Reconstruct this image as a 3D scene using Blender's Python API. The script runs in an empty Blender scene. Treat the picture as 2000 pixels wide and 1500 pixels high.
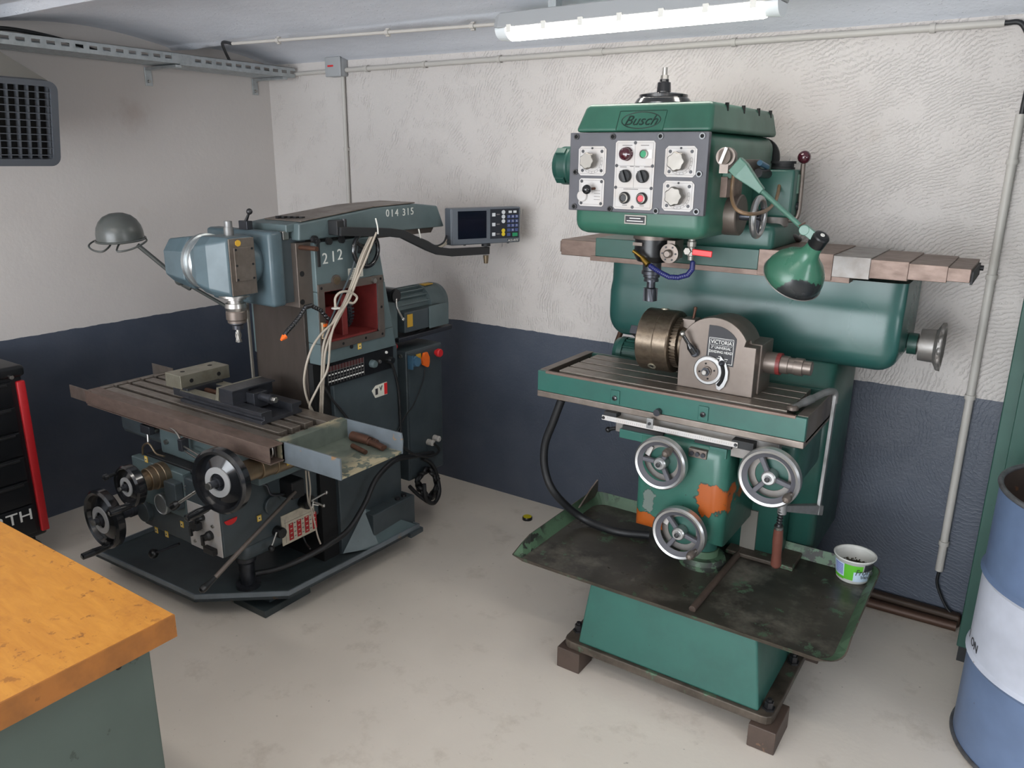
import bpy, bmesh, math, random
from mathutils import Vector, Matrix
random.seed(7)
PI = math.pi
scene = bpy.context.scene
COL = scene.collection

# ---------------------------------------------------------------- camera
CAM = Vector((3.6705, -3.0554, 1.65))
RX = Vector((0.8297318, 0.5580638, 0.0104834))
UP = Vector((-0.1633595, 0.2248383, 0.9606047))
FW = Vector((-0.5337217, 0.7987568, -0.2777205))
FPX = 1523.86
cd = bpy.data.cameras.new('camera'); cam = bpy.data.objects.new('camera', cd); COL.objects.link(cam)
cd.sensor_fit = 'HORIZONTAL'; cd.sensor_width = 36.0; cd.lens = FPX / 2000 * 36.0
cd.clip_start = 0.02; cd.clip_end = 60
m3 = Matrix((RX, UP, -FW)).transposed()
cam.matrix_world = Matrix.Translation(CAM) @ m3.to_4x4()
scene.camera = cam

# ---------------------------------------------------------------- world, daylight, exposure
w = bpy.data.worlds.new('daylight'); scene.world = w; w.use_nodes = True
wn = w.node_tree.nodes['Background']; wn.inputs[0].default_value = (0.90, 0.95, 1.0, 1); wn.inputs[1].default_value = 5.6
def area(name, loc, rot, sx, sy, power, col, portal=False):
    ld = bpy.data.lights.new(name, 'AREA'); ld.shape = 'RECTANGLE'; ld.size = sx; ld.size_y = sy
    ld.energy = power; ld.color = col
    if portal: ld.cycles.is_portal = True
    o = bpy.data.objects.new(name, ld); COL.objects.link(o); o.location = loc; o.rotation_euler = rot
    return o
# open roller door behind the camera: the daylight comes in through it
area('doorway_portal', (2.3, -6.0, 1.05), (math.radians(90), 0, 0), 3.8, 2.1, 1, (1, 1, 1), True)
# window in the right-hand wall
area('window_portal', (5.9, -2.3, 1.3), (math.radians(90), 0, math.radians(90)), .8, .8, 1, (1, 1, 1), True)
vs = scene.view_settings
vs.view_transform = 'Standard'; vs.look = 'None'; vs.gamma = 1.0; vs.use_curve_mapping = False
vs.exposure = 0.9

# ---------------------------------------------------------------- pixel (2000x1500) -> point on a known plane
def _ray(px, py): return RX * ((px - 1000) / FPX) + UP * ((750 - py) / FPX) + FW
def PX(px, py, x): d = _ray(px, py); return CAM + d * ((x - CAM.x) / d.x)
def PY(px, py, y): d = _ray(px, py); return CAM + d * ((y - CAM.y) / d.y)
def PZ(px, py, z): d = _ray(px, py); return CAM + d * ((z - CAM.z) / d.z)
def RAD(px, p): return px * (Vector(p) - CAM).dot(FW) / FPX
V = Vector

# ---------------------------------------------------------------- mesh builder
class MB:
    def __init__(s): s.v = []; s.f = []; s.sm = []; s.mi = []
    def add(s, vs, fs, smooth=False, mi=0):
        o = len(s.v); s.v += [V(p) for p in vs]
        for f in fs: s.f.append([i + o for i in f]); s.sm.append(smooth); s.mi.append(mi)
        return s
    def box(s, x0, x1, y0, y1, z0, z1, mi=0):
        if x0 > x1: x0, x1 = x1, x0
        if y0 > y1: y0, y1 = y1, y0
        if z0 > z1: z0, z1 = z1, z0
        vs = [(x, y, z) for z in (z0, z1) for y in (y0, y1) for x in (x0, x1)]
        return s.add(vs, [(0, 2, 3, 1), (4, 5, 7, 6), (0, 1, 5, 4), (2, 6, 7, 3), (0, 4, 6, 2), (1, 3, 7, 5)], mi=mi)
    def obox(s, c, ax, ay, az, hx, hy, hz):
        c = V(c); ax = V(ax).normalized(); ay = V(ay).normalized(); az = V(az).normalized()
        vs = [c + ax * (hx * i) + ay * (hy * j) + az * (hz * k) for k in (-1, 1) for j in (-1, 1) for i in (-1, 1)]
        return s.add(vs, [(0, 2, 3, 1), (4, 5, 7, 6), (0, 1, 5, 4), (2, 6, 7, 3), (0, 4, 6, 2), (1, 3, 7, 5)])
    def rbox(s, x0, x1, y0, y1, z0, z1, r, seg=3, axes='xyz', smooth=True):
        b = bmesh.new(); bmesh.ops.create_cube(b, size=1)
        c = V(((x0 + x1) / 2, (y0 + y1) / 2, (z0 + z1) / 2)); d = V((abs(x1 - x0), abs(y1 - y0), abs(z1 - z0)))
        for v in b.verts: v.co = V((c.x + v.co.x * d.x, c.y + v.co.y * d.y, c.z + v.co.z * d.z))
        es = []
        for e in b.edges:
            t = e.verts[1].co - e.verts[0].co; k = max(range(3), key=lambda i: abs(t[i]))
            if 'xyz'[k] in axes: es.append(e)
        bmesh.ops.bevel(b, geom=es, offset=r, offset_type='OFFSET', segments=seg, profile=0.5, affect='EDGES', clamp_overlap=True)
        b.verts.index_update()
        big = []
        vs = [v.co.copy() for v in b.verts]
        s.add(vs, [[v.index for v in f.verts] for f in b.faces], smooth)
        b.free(); return s
    def frame(s, axis):
        a = V(axis).normalized(); t = V((0, 0, 1)) if abs(a.z) < .9 else V((1, 0, 0))
        u = t.cross(a).normalized(); return a, u, a.cross(u)
    def lathe(s, p, axis, prof, n=28, smooth=True, cap=True, sharp=True, start=0.0, arc=2 * PI, mi=0):
        p = V(p); a, u, w_ = s.frame(axis); full = abs(arc - 2 * PI) < 1e-6
        m = n if full else n + 1
        def ring(r, h): return [p + a * h + u * (r * math.cos(start + arc * i / n)) + w_ * (r * math.sin(start + arc * i / n)) for i in range(m)]
        for k in range(len(prof) - 1):
            r0 = ring(*prof[k]); r1 = ring(*prof[k + 1])
            s.add(r0 + r1, [(i, (i + 1) % m, m + (i + 1) % m, m + i) for i in range(n)], smooth, mi)
        if cap and full:
            if prof[0][0] > 1e-6: s.add(ring(*prof[0]), [list(range(m))[::-1]], mi=mi)
            if prof[-1][0] > 1e-6: s.add(ring(*prof[-1]), [list(range(m))], mi=mi)
        return s
    def cyl(s, p, q, r, r2=None, n=24, mi=0):
        p = V(p); q = V(q); d = q - p
        return s.lathe(p, d, [(r, 0), (r if r2 is None else r2, d.length)], n, mi=mi)
    def ring(s, c, axis, R, r, n=36, m=10):
        prof = [(R + r * math.cos(2 * PI * i / m), r * math.sin(2 * PI * i / m)) for i in range(m + 1)]
        return s.shared(c, axis, prof, n)
    def shared(s, p, axis, prof, n=28):   # smooth lathe with shared vertices (domes, tori)
        p = V(p); a, u, w_ = s.frame(axis); vs = []; fs = []
        for r, h in prof: vs += [p + a * h + u * (r * math.cos(2 * PI * i / n)) + w_ * (r * math.sin(2 * PI * i / n)) for i in range(n)]
        for k in range(len(prof) - 1): fs += [(k * n + i, k * n + (i + 1) % n, (k + 1) * n + (i + 1) % n, (k + 1) * n + i) for i in range(n)]
        return s.add(vs, fs, True)
    def sphere(s, c, r, n=16):
        k = n // 2
        return s.shared(c, (0, 0, 1), [(max(r * math.sin(PI * i / k), 1e-5), -r * math.cos(PI * i / k)) for i in range(k + 1)], n)
    def tube(s, pts, r, n=10, sub=6, closed=False):
        P = [V(p) for p in pts]
        if sub > 1 and len(P) > 2:
            Q = []; L = len(P)
            for i in range(L if closed else L - 1):
                p0 = P[(i - 1) % L] if (closed or i > 0) else P[0] * 2 - P[1]
                p1, p2 = P[i], P[(i + 1) % L]
                p3 = P[(i + 2) % L] if (closed or i + 2 < L) else P[-1] * 2 - P[-2]
                for k in range(sub):
                    t = k / sub
                    Q.append(.5 * ((2 * p1) + (p2 - p0) * t + (2 * p0 - 5 * p1 + 4 * p2 - p3) * t * t + (3 * p1 - p0 - 3 * p2 + p3) * t ** 3))
            if not closed: Q.append(P[-1])
            P = Q
        L = len(P); vs = []; u = None
        for i in range(L):
            if closed: d = P[(i + 1) % L] - P[(i - 1) % L]
            else: d = P[min(i + 1, L - 1)] - P[max(i - 1, 0)]
            d.normalize()
            if u is None: _, u, _ = s.frame(d)
            u = (u - d * u.dot(d)).normalized(); w_ = d.cross(u)
            rr = r[i * len(r) // L] if isinstance(r, (list, tuple)) else r
            vs += [P[i] + u * (rr * math.cos(2 * PI * k / n)) + w_ * (rr * math.sin(2 * PI * k / n)) for k in range(n)]
        fs = []
        for i in range(L if closed else L - 1):
            j = (i + 1) % L
            fs += [(i * n + k, i * n + (k + 1) % n, j * n + (k + 1) % n, j * n + k) for k in range(n)]
        s.add(vs, fs, True)
        if not closed: s.add(vs[:n], [list(range(n))[::-1]]); s.add(vs[-n:], [list(range(n))])
        return s
    def prism(s, poly, ext, mi=0):
        A = [V(p) for p in poly]; e = V(ext); n = len(A)
        s.add(A + [p + e for p in A], [list(range(n))[::-1], list(range(n, 2 * n))] + [(i, (i + 1) % n, n + (i + 1) % n, n + i) for i in range(n)], mi=mi)
        return s
    def loft(s, rings, smooth=False, caps=True):
        n = len(rings[0]); vs = [p for r in rings for p in r]; fs = []
        for k in range(len(rings) - 1): fs += [(k * n + i, k * n + (i + 1) % n, (k + 1) * n + (i + 1) % n, (k + 1) * n + i) for i in range(n)]
        s.add(vs, fs, smooth)
        if caps: s.add(rings[0], [list(range(n))[::-1]]); s.add(rings[-1], [list(range(n))])
        return s
    def build(s, name, mat, parent=None, label=None, bevel=0.0, seg=2, mats=None, fixn=True):
        me = bpy.data.meshes.new(name)
        lo = V((min(p[i] for p in s.v) for i in range(3))); hi = V((max(p[i] for p in s.v) for i in range(3)))
        c = (lo + hi) / 2
        if parent is None: c = V((c.x, c.y, lo.z))
        me.from_pydata([p - c for p in s.v], [], s.f)
        me.polygons.foreach_set('use_smooth', s.sm)
        for mm in (mats or [mat]): me.materials.append(MAT[mm])
        if mats: me.polygons.foreach_set('material_index', s.mi)
        if fixn:
            b = bmesh.new(); b.from_mesh(me)
            if bevel: bmesh.ops.remove_doubles(b, verts=b.verts, dist=1e-6)
            bmesh.ops.recalc_face_normals(b, faces=b.faces); b.to_mesh(me); b.free()
        me.update()
        o = bpy.data.objects.new(name, me); COL.objects.link(o)
        put(o, c, parent)
        if label: o['label'] = label
        if bevel:
            md = o.modifiers.new('bevel', 'BEVEL'); md.width = bevel; md.segments = seg; md.limit_method = 'ANGLE'; md.angle_limit = math.radians(38); md.harden_normals = True
        return o
WORLD = {}
def put(o, c, parent):
    WORLD[o.name] = V(c)
    if parent is not None: o.parent = parent; o.location = V(c) - WORLD[parent.name]
    else: o.location = c
def thing(name, label, cat, loc, group=None):
    o = bpy.data.objects.new(name, None); COL.objects.link(o); o.empty_display_size = .1
    put(o, V(loc), None); return tag(o, label, cat, group)
def tag(o, label, cat, group=None):
    o['label'] = label; o['category'] = cat
    if group: o['group'] = group
    return o
def struct(o): o['kind'] = 'structure'; return o
def dup(root, off, label=None, parent=None):
    off = V(off)
    def cp(o, par):
        c = o.copy(); COL.objects.link(c); WORLD[c.name] = WORLD[o.name] + off
        if par is not None: c.parent = par
        for ch in o.children: cp(ch, c)
        return c
    r = cp(root, root.parent); r.location = root.location + off
    if label: r['label'] = label
    return r
def text(s, size, o, xd, yd, mat, parent, name='lettering', depth=.0008, shear=0.0, align='CENTER', sx=1.0, label=None, bold=0.0):
    cu = bpy.data.curves.new(name, 'FONT'); cu.body = s; cu.size = size; cu.align_x = align; cu.align_y = 'CENTER'
    cu.shear = shear; cu.offset = bold; cu.extrude = depth; cu.resolution_u = 3
    t = bpy.data.objects.new('tmp', cu); me = bpy.data.meshes.new_from_object(t)
    bpy.data.objects.remove(t); bpy.data.curves.remove(cu)
    me.name = name; me.materials.clear(); me.materials.append(MAT[mat])
    xd = V(xd).normalized(); yd = V(yd).normalized(); zd = xd.cross(yd).normalized()
    me.transform(Matrix.Diagonal((sx, 1, 1, 1)))
    me.transform(Matrix((xd, yd, zd)).transposed().to_4x4())
    ob = bpy.data.objects.new(name, me); COL.objects.link(ob); put(ob, V(o), parent)
    if label: ob['label'] = label
    return ob
X_, Y_, Z_ = V((1, 0, 0)), V((0, 1, 0)), V((0, 0, 1))

# ---------------------------------------------------------------- materials
MAT = {}
def lin(c):
    def f(u):
        u /= 255.0
        return u / 12.92 if u <= .04045 else ((u + .055) / 1.055) ** 2.4
    return (f(c[0]), f(c[1]), f(c[2]), 1)
class NT:
    def __init__(s, name):
        s.m = bpy.data.materials.new(name); s.m.use_nodes = True; MAT[name] = s.m
        s.t = s.m.node_tree; s.b = s.t.nodes['Principled BSDF']; s.p = None
    def n(s, typ, **k):
        x = s.t.nodes.new(typ)
        for a, v in k.items(): setattr(x, a, v)
        return x
    def l(s, a, b): s.t.links.new(a, b)
    def pos(s):
        if s.p is None: s.p = s.n('ShaderNodeNewGeometry').outputs['Position']
        return s.p
    def noise(s, scale, detail=3, rough=.55, vec=None, dist=0.0):
        x = s.n('ShaderNodeTexNoise'); x.inputs['Scale'].default_value = scale; x.inputs['Detail'].default_value = detail
        x.inputs['Roughness'].default_value = rough; x.inputs['Distortion'].default_value = dist
        s.l(vec if vec is not None else s.pos(), x.inputs['Vector']); return x.outputs['Fac']
    def ramp(s, fac, a, b, ca=(0, 0, 0, 1), cb=(1, 1, 1, 1)):
        x = s.n('ShaderNodeValToRGB'); e = x.color_ramp.elements
        e[0].position = a; e[1].position = b; e[0].color = ca; e[1].color = cb
        s.l(fac, x.inputs[0]); return x.outputs[0]
    def mix(s, fac, a, b, mode='MIX'):
        x = s.n('ShaderNodeMix', data_type='RGBA', blend_type=mode)
        if isinstance(fac, (int, float)): x.inputs[0].default_value = fac
        else: s.l(fac, x.inputs[0])
        for i, c in ((6, a), (7, b)):
            if isinstance(c, tuple): x.inputs[i].default_value = c
            else: s.l(c, x.inputs[i])
        return x.outputs[2]
    def math(s, op, a, b=None, c=None):
        x = s.n('ShaderNodeMath', operation=op)
        for i, q in enumerate((a, b, c)):
            if q is None: continue
            if isinstance(q, (int, float)): x.inputs[i].default_value = q
            else: s.l(q, x.inputs[i])
        return x.outputs[0]
    def bump(s, h, strength=.3, dist=.01):
        x = s.n('ShaderNodeBump'); x.inputs['Strength'].default_value = strength; x.inputs['Distance'].default_value = dist
        s.l(h, x.inputs['Height']); s.l(x.outputs[0], s.b.inputs['Normal'])
    def set(s, col=None, rough=None, metal=None, spec=None, emit=None, estr=None, coat=None):
        for k, v in (('Base Color', col), ('Roughness', rough), ('Metallic', metal), ('Specular IOR Level', spec), ('Emission Color', emit), ('Emission Strength', estr), ('Coat Weight', coat)):
            if v is None: continue
            if isinstance(v, (int, float, tuple)): s.b.inputs[k].default_value = v
            else: s.l(v, s.b.inputs[k])
        return s
def shade(c, k): return tuple(max(0, min(255, x * k)) for x in c)
def paint(name, rgb, rough=.42, chip=None, amount=0.0, cscale=40, dirt=.25, dscale=7, blobs=(), spec=.5, bump=.0, dirtcol=None):
    t = NT(name); base = lin(rgb)
    n1 = t.noise(dscale, 4, .6)
    dk = lin(dirtcol) if dirtcol else lin(shade(rgb, .62))
    col = t.mix(t.math('MULTIPLY', t.ramp(n1, .42, .72), dirt * 2), base, dk)
    n0 = t.noise(2.3, 2)
    col = t.mix(t.math('MULTIPLY', t.ramp(n0, .4, .65), .18), col, lin(shade(rgb, 1.22)))
    r = t.math('ADD', t.math('MULTIPLY', n1, .25), rough - .12)
    for (c, sc, crgb, amp, nsc) in blobs:
        sub = t.n('ShaderNodeVectorMath', operation='SUBTRACT'); t.l(t.pos(), sub.inputs[0]); sub.inputs[1].default_value = tuple(c)
        mul = t.n('ShaderNodeVectorMath', operation='DIVIDE'); t.l(sub.outputs[0], mul.inputs[0]); mul.inputs[1].default_value = tuple(sc)
        ln = t.n('ShaderNodeVectorMath', operation='LENGTH'); t.l(mul.outputs[0], ln.inputs[0])
        d = t.math('ADD', ln.outputs['Value'], t.math('MULTIPLY', t.math('SUBTRACT', t.noise(nsc, 3, .6), .5), amp))
        d = t.math('MULTIPLY', d, .5)
        edge = t.ramp(d, .49, .51, (1, 1, 1, 1), (0, 0, 0, 1))
        rim = t.ramp(d, .515, .535, (1, 1, 1, 1), (0, 0, 0, 1))
        col = t.mix(t.math('MULTIPLY', rim, .75), col, lin((38, 40, 38))); col = t.mix(edge, col, lin(crgb))
    if chip:
        nn = t.noise(cscale, 5, .62)
        msk = t.math('MULTIPLY', t.ramp(nn, .74 - amount * .3, .76 - amount * .3), t.ramp(t.noise(cscale * .17, 2), .45, .55))
        col = t.mix(msk, col, lin(chip))
    t.set(col=col, rough=r, spec=spec)
    if bump: t.bump(t.noise(260, 2), bump, .002)
    return t
def metal(name, rgb, rough=.38, met=.85, stain=None, amt=.4, sc=9, stretch=None):
    t = NT(name); v = None
    if stretch:
        mp = t.n('ShaderNodeVectorMath', operation='MULTIPLY'); t.l(t.pos(), mp.inputs[0]); mp.inputs[1].default_value = stretch; v = mp.outputs[0]
    n1 = t.noise(sc, 5, .62, v); col = t.mix(t.math('MULTIPLY', t.ramp(n1, .4, .7), amt), lin(rgb), lin(stain or shade(rgb, .55)))
    t.set(col=col, rough=t.math('ADD', t.math('MULTIPLY', n1, .3), rough - .12), metal=met)
    return t
def plain(name, rgb, rough=.5, met=0.0, spec=.5, coat=None):
    return NT(name).set(col=lin(rgb), rough=rough, metal=met, spec=spec, coat=coat)
def emit(name, rgb, strength): return NT(name).set(col=lin(rgb), emit=lin(rgb), estr=strength)
def wallmat(name, plaster):
    t = NT(name); pos = t.pos()
    sep = t.n('ShaderNodeSeparateXYZ'); t.l(pos, sep.inputs[0])
    z = t.math('ADD', sep.outputs[2], t.math('MULTIPLY', t.math('SUBTRACT', t.noise(14, 3), .5), .012))
    band = t.math('LESS_THAN', z, .867)
    big = t.noise(1.3, 3)
    white = t.mix(t.math('MULTIPLY', t.ramp(big, .35, .7), .5), lin((202, 196, 192)), lin((190, 185, 181)))
    stain = t.math('MULTIPLY', t.ramp(t.noise(3.1, 4), .66, .78), .25)
    white = t.mix(stain, white, lin((170, 155, 138)))
    if not plaster:      # brown smudge on the plaster
        sub = t.n('ShaderNodeVectorMath', operation='SUBTRACT'); t.l(pos, sub.inputs[0]); sub.inputs[1].default_value = (0, -.82, 1.83)
        ln = t.n('ShaderNodeVectorMath', operation='LENGTH'); t.l(sub.outputs[0], ln.inputs[0])
        sm = t.ramp(t.math('ADD', t.math('MULTIPLY', ln.outputs['Value'], 6), t.math('MULTIPLY', t.noise(16, 4), .9)), .5, 1.15, (1, 1, 1, 1), (0, 0, 0, 1))
        white = t.mix(t.math('MULTIPLY', sm, .24), white, lin((142, 116, 98)))
    dark = t.mix(t.ramp(t.noise(5, 3), .4, .7), lin((68, 75, 88)), lin((76, 82, 94)))
    dark = t.mix(t.math('MULTIPLY', t.ramp(t.noise(45, 5, .7), .74, .77), .5), dark, lin((120, 122, 126)))
    t.set(col=t.mix(band, white, dark), rough=t.math('SUBTRACT', .82, t.math('MULTIPLY', band, .36)))
    fine = t.noise(95, 4, .6)
    if plaster:
        d = t.noise(2.2, 2)
        warp = t.n('ShaderNodeVectorMath', operation='ADD'); t.l(pos, warp.inputs[0])
        sc = t.n('ShaderNodeVectorMath', operation='SCALE'); sc.inputs['Scale'].default_value = .28
        tn = t.n('ShaderNodeTexNoise'); tn.inputs['Scale'].default_value = 1.7; t.l(pos, tn.inputs['Vector']); t.l(tn.outputs['Color'], sc.inputs[0]); t.l(sc.outputs[0], warp.inputs[1])
        off = t.n('ShaderNodeVectorMath', operation='SUBTRACT'); t.l(warp.outputs[0], off.inputs[0]); off.inputs[1].default_value = (3.9, 0, .9)
        wv = t.n('ShaderNodeTexWave', wave_type='RINGS', rings_direction='SPHERICAL'); wv.inputs['Scale'].default_value = 24; wv.inputs['Distortion'].default_value = 5; wv.inputs['Detail'].default_value = 3; wv.inputs['Detail Scale'].default_value = 2.2
        t.l(off.outputs[0], wv.inputs['Vector'])
        strokes = t.math('MULTIPLY', t.ramp(wv.outputs['Fac'], .55, 1.0), t.ramp(t.math('ADD', t.noise(9, 5, .75), t.math('MULTIPLY', sep.outputs[0], .035)), .54, .68))
        h = t.math('ADD', t.math('MULTIPLY', strokes, t.math('SUBTRACT', 1.3, t.math('MULTIPLY', band, 1.0))), t.math('ADD', t.math('MULTIPLY', t.noise(70, 4, .6), .8), t.math('MULTIPLY', fine, .35)))
        h = t.math('MULTIPLY', h, t.math('SUBTRACT', 1.0, t.math('MULTIPLY', band, .55)))
        t.bump(h, .55, .0075)
    else:
        h = t.math('ADD', t.math('MULTIPLY', t.noise(9, 5, .6), .8), t.math('MULTIPLY', fine, .12)); t.bump(h, .25, .012)
wallmat('wall_smooth', False); wallmat('wall_plaster', True)
t = NT('ceiling_paint')
c = t.mix(t.ramp(t.noise(2.2, 3), .35, .7), lin((220, 224, 232)), lin((208, 212, 220)))
t.set(col=c, rough=.85); t.bump(t.math('ADD', t.noise(14, 5, .65), t.math('MULTIPLY', t.ramp(t.noise(60, 2), .66, .72), .6)), .4, .008)
t = NT('floor_paint')
c = t.mix(t.ramp(t.noise(1.1, 4, .6), .35, .7), lin((222, 213, 201)), lin((210, 201, 189)))
c = t.mix(t.math('MULTIPLY', t.ramp(t.noise(6, 6, .7), .56, .75), .45), c, lin((166, 154, 138)))
c = t.mix(t.math('MULTIPLY', t.ramp(t.noise(34, 3, .6), .70, .74), .55), c, lin((140, 131, 118)))
c = t.mix(t.math('MULTIPLY', t.ramp(t.noise(120, 2, .5), .78, .80), .8), c, lin((70, 64, 58)))
t.set(col=c, rough=t.math('ADD', t.math('MULTIPLY', t.noise(5, 3), .25), .38)); t.bump(t.noise(45, 4), .12, .004)

LB = (90, 105, 107)
paint('mill_paint', LB, .40, (70, 62, 52), .10, 60, .22, 6)
paint('mill_paint_worn', (86, 106, 108), .42, (128, 122, 108), .42, 26, .3, 8)
paint('mill_paint_shade', (64, 73, 77), .42, (40, 40, 38), .15, 50, .28, 6)  # same mill paint, with shade put into the colour
paint('mill_head', (80, 97, 104), .34, (60, 58, 52), .18, 45, .2, 9)
paint('tray_dark', (58, 66, 68), .36, (130, 130, 118), .0, 30, .35, 5)
paint('tray_worn', (100, 108, 98), .5, (172, 160, 132), .95, 22, .35, 10)
paint('tray_side', (108, 116, 122), .34, (150, 116, 82), .35, 14, .25, 9)
metal('cast_steel', (142, 132, 124), .42, .75, (92, 80, 70), .65, 10)
metal('table_steel', (150, 141, 132), .34, .75, (106, 95, 84), .6, 12, (2, 9, 4))
metal('bright_steel', (176, 174, 170), .28, .95, (140, 136, 128), .35, 18)
metal('brass_steel', (148, 132, 110), .32, .85, (96, 80, 64), .55, 16)
metal('vise_black', (74, 76, 82), .30, .65, (44, 44, 48), .5, 20)
metal('vise_steel', (168, 164, 148), .34, .7, (112, 104, 84), .5, 14)
metal('column_way', (84, 76, 71), .36, .45, (66, 59, 54), .6, 4, (4, 4, 1))
metal('galv', (188, 194, 196), .34, .85, (150, 156, 158), .5, 30)
metal('alu', (184, 184, 184), .30, .9, (160, 160, 160), .3, 30)
metal('chuck_steel', (124, 112, 98), .30, .85, (80, 69, 58), .65, 13, (3, 8, 3))
metal('head_steel', (122, 112, 105), .40, .65, (96, 87, 80), .5, 7)
metal('rust_plate', (124, 106, 97), .44, .5, (96, 80, 71), .6, 9, (2, 5, 5))
metal('rust_grey', (140, 137, 134), .42, .6, (118, 106, 98), .55, 16)
metal('nickel', (146, 142, 136), .40, .75, (122, 118, 112), .3, 14)
plain('black_plastic', (22, 23, 25), .32); plain('black_gloss', (26, 27, 30), .16, 0, .6, .3)
plain('black_matte', (30, 31, 33), .6); plain('rubber', (26, 27, 29), .5); plain('dark_hole', (9, 9, 10), .8)
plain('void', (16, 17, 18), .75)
paint('red_paint', (124, 46, 44), .45, (60, 30, 28), .2, 30, .35, 9)
plain('red_plastic', (206, 40, 44), .35); plain('red_button', (214, 62, 74), .35); plain('orange_plastic', (238, 108, 34), .4)
plain('maroon', (66, 20, 32), .12, 0, .6, .6)
plain('beige_cable', (176, 166, 152), .5); plain('white_plastic', (214, 212, 206), .45); plain('tie', (225, 222, 214), .45)
plain('white_print', (226, 226, 222), .6); plain('stencil', (214, 216, 210), .65); plain('ink', (48, 48, 52), .6)
plain('print_grey', (122, 118, 116), .6)
paint('plate_white', (186, 183, 181), .42, None, 0, 40, .18, 25, dirtcol=(186, 168, 150))
paint('plate_cream', (196, 186, 166), .5, None, 0, 40, .25, 25)
plain('table_red', (172, 40, 44), .5); plain('marker_yellow', (226, 186, 70), .5); plain('marker_cream', (224, 206, 150), .5)
plain('dro_case', (92, 98, 106), .45); plain('dro_screen', (16, 20, 32), .12, 0, .6); plain('dro_pad', (38, 42, 50), .5)
plain('key_white', (206, 210, 214), .5); plain('key_blue', (70, 84, 132), .5); plain('key_yellow', (214, 190, 50), .5); plain('key_green', (40, 140, 96), .5)
plain('socket_blue', (70, 104, 128), .4); plain('label_paper', (214, 212, 200), .6); plain('label_yellow', (204, 160, 52), .55)
metal('screw_dark', (70, 70, 72), .4, .8)
GR = (40, 82, 73)
paint('green', GR, .36, (40, 48, 44), .10, 55, .22, 5)
paint('green_light', (48, 95, 86), .34, (40, 46, 42), .16, 60, .2, 6)
paint('green_body', (40, 82, 77), .30, (30, 60, 52), .12, 60, .22, 3)
paint('green_head', (52, 98, 82), .36, (60, 66, 60), .12, 50, .3, 4)
paint('green_head_side', (86, 118, 104), .42, (60, 66, 60), .1, 50, .25, 4)
paint('green_pale', (80, 106, 82), .5, (44, 46, 42), .75, 24, .3, 10)
paint('green_cabinet', (36, 74, 64), .5, (24, 40, 34), .15, 30, .25, 3)
paint('panel_grey', (82, 82, 88), .5, None, 0, 30, .12, 8)
t = NT('tray_oily')
c = t.mix(t.ramp(t.noise(3.0, 4, .6), .36, .66), lin((74, 70, 62)), lin((46, 44, 40)))
c = t.mix(t.math('MULTIPLY', t.ramp(t.noise(5, 5, .7), .50, .70), .75), c, lin((124, 119, 108)))  # pale grey patches paint an oily sheen into the colour
c = t.mix(t.math('MULTIPLY', t.ramp(t.noise(11, 6, .75), .60, .63), .8), c, lin((84, 112, 88)))
t.set(col=c, rough=t.math('ADD', t.math('MULTIPLY', t.noise(6, 4), .45), .12), metal=.25)
plain('badge_shade', (22, 42, 35), .5)  # dark green paints the shading on same-green relief letters and edges
t = NT('tray_edge')
c = t.mix(t.ramp(t.noise(8, 5, .7), .40, .66), lin((66, 58, 50)), lin((96, 86, 76)))
c = t.mix(t.math('MULTIPLY', t.ramp(t.noise(13, 5, .7), .57, .62), .8), c, lin((82, 112, 88)))
t.set(col=c, rough=.5, metal=.3)
kp = PY(1385, 985, -.855); kq = PY(1262, 1012, -.855)
paint('knee_paint', (48, 96, 84), .32, (44, 48, 44), .18, 70, .25, 5,
      blobs=[((kp.x + .005, kp.y + .06, kp.z + .005), (.048, .16, .058), (158, 78, 26), 1.7, 17), ((kq.x, kq.y, kq.z - .01), (.075, .12, .036), (158, 80, 28), .9, 26), ((kq.x + .01, kq.y, kq.z + .07), (.022, .05, .045), (104, 116, 110), 1.9, 40)])
pvq = PX(1425, 306, 2.905); SAX = V((-.46, .36, -.72)).normalized(); SS0 = PY(1602, 466, pvq.y - .05); SL0 = SS0 + SAX * .018
_pc = SL0 + SAX * .118; _dn = V((.25, -.62, -.75)); _dn = (_dn - SAX * _dn.dot(SAX)).normalized(); ls = _pc + _dn * .078
paint('shade_paint', (56, 104, 84), .26, (34, 40, 38), .2, 50, .12, 6, blobs=[((ls.x, ls.y, ls.z), (.062, .075, .040), (40, 43, 45), 1.0, 34)])
paint('lamp_green', (74, 112, 98), .32, (50, 60, 54), .15, 60, .15, 8)
paint('lamp_grey', (70, 73, 71), .32, (60, 56, 50), .25, 40, .2, 8)
# bench, drum, tool cabinet
t = NT('bench_wood')
mp = t.n('ShaderNodeVectorMath', operation='MULTIPLY'); t.l(t.pos(), mp.inputs[0]); mp.inputs[1].default_value = (3, 14, 6)
g = t.noise(4, 6, .65, mp.outputs[0], .6)
c = t.mix(t.ramp(g, .3, .72), lin((200, 138, 54)), lin((180, 118, 42)))
c = t.mix(t.math('MULTIPLY', t.ramp(t.noise(5, 6, .75), .55, .72), .6), c, lin((146, 88, 30)))
c = t.mix(t.math('MULTIPLY', t.ramp(t.noise(30, 5, .7), .58, .64), t.ramp(t.noise(3.6, 3), .47, .58)), c, lin((140, 88, 38)))
t.set(col=c, rough=t.math('ADD', t.math('MULTIPLY', t.noise(9, 4), .3), .30)); t.bump(g, .12, .003)
metal('clamp_steel', (140, 140, 140), .45, .7, (100, 98, 94), .5, 20)
plain('hub_alu', (196, 196, 196), .35, .35)
plain('chart_red', (74, 34, 34), .6)
plain('strip_grey', (112, 108, 100), .5)
paint('bench_paint', (70, 82, 76), .5, (50, 60, 54), .25, 12, .12, 3)
paint('bench_edge', (150, 92, 34), .45, (90, 56, 26), .3, 30, .35, 14)
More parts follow.
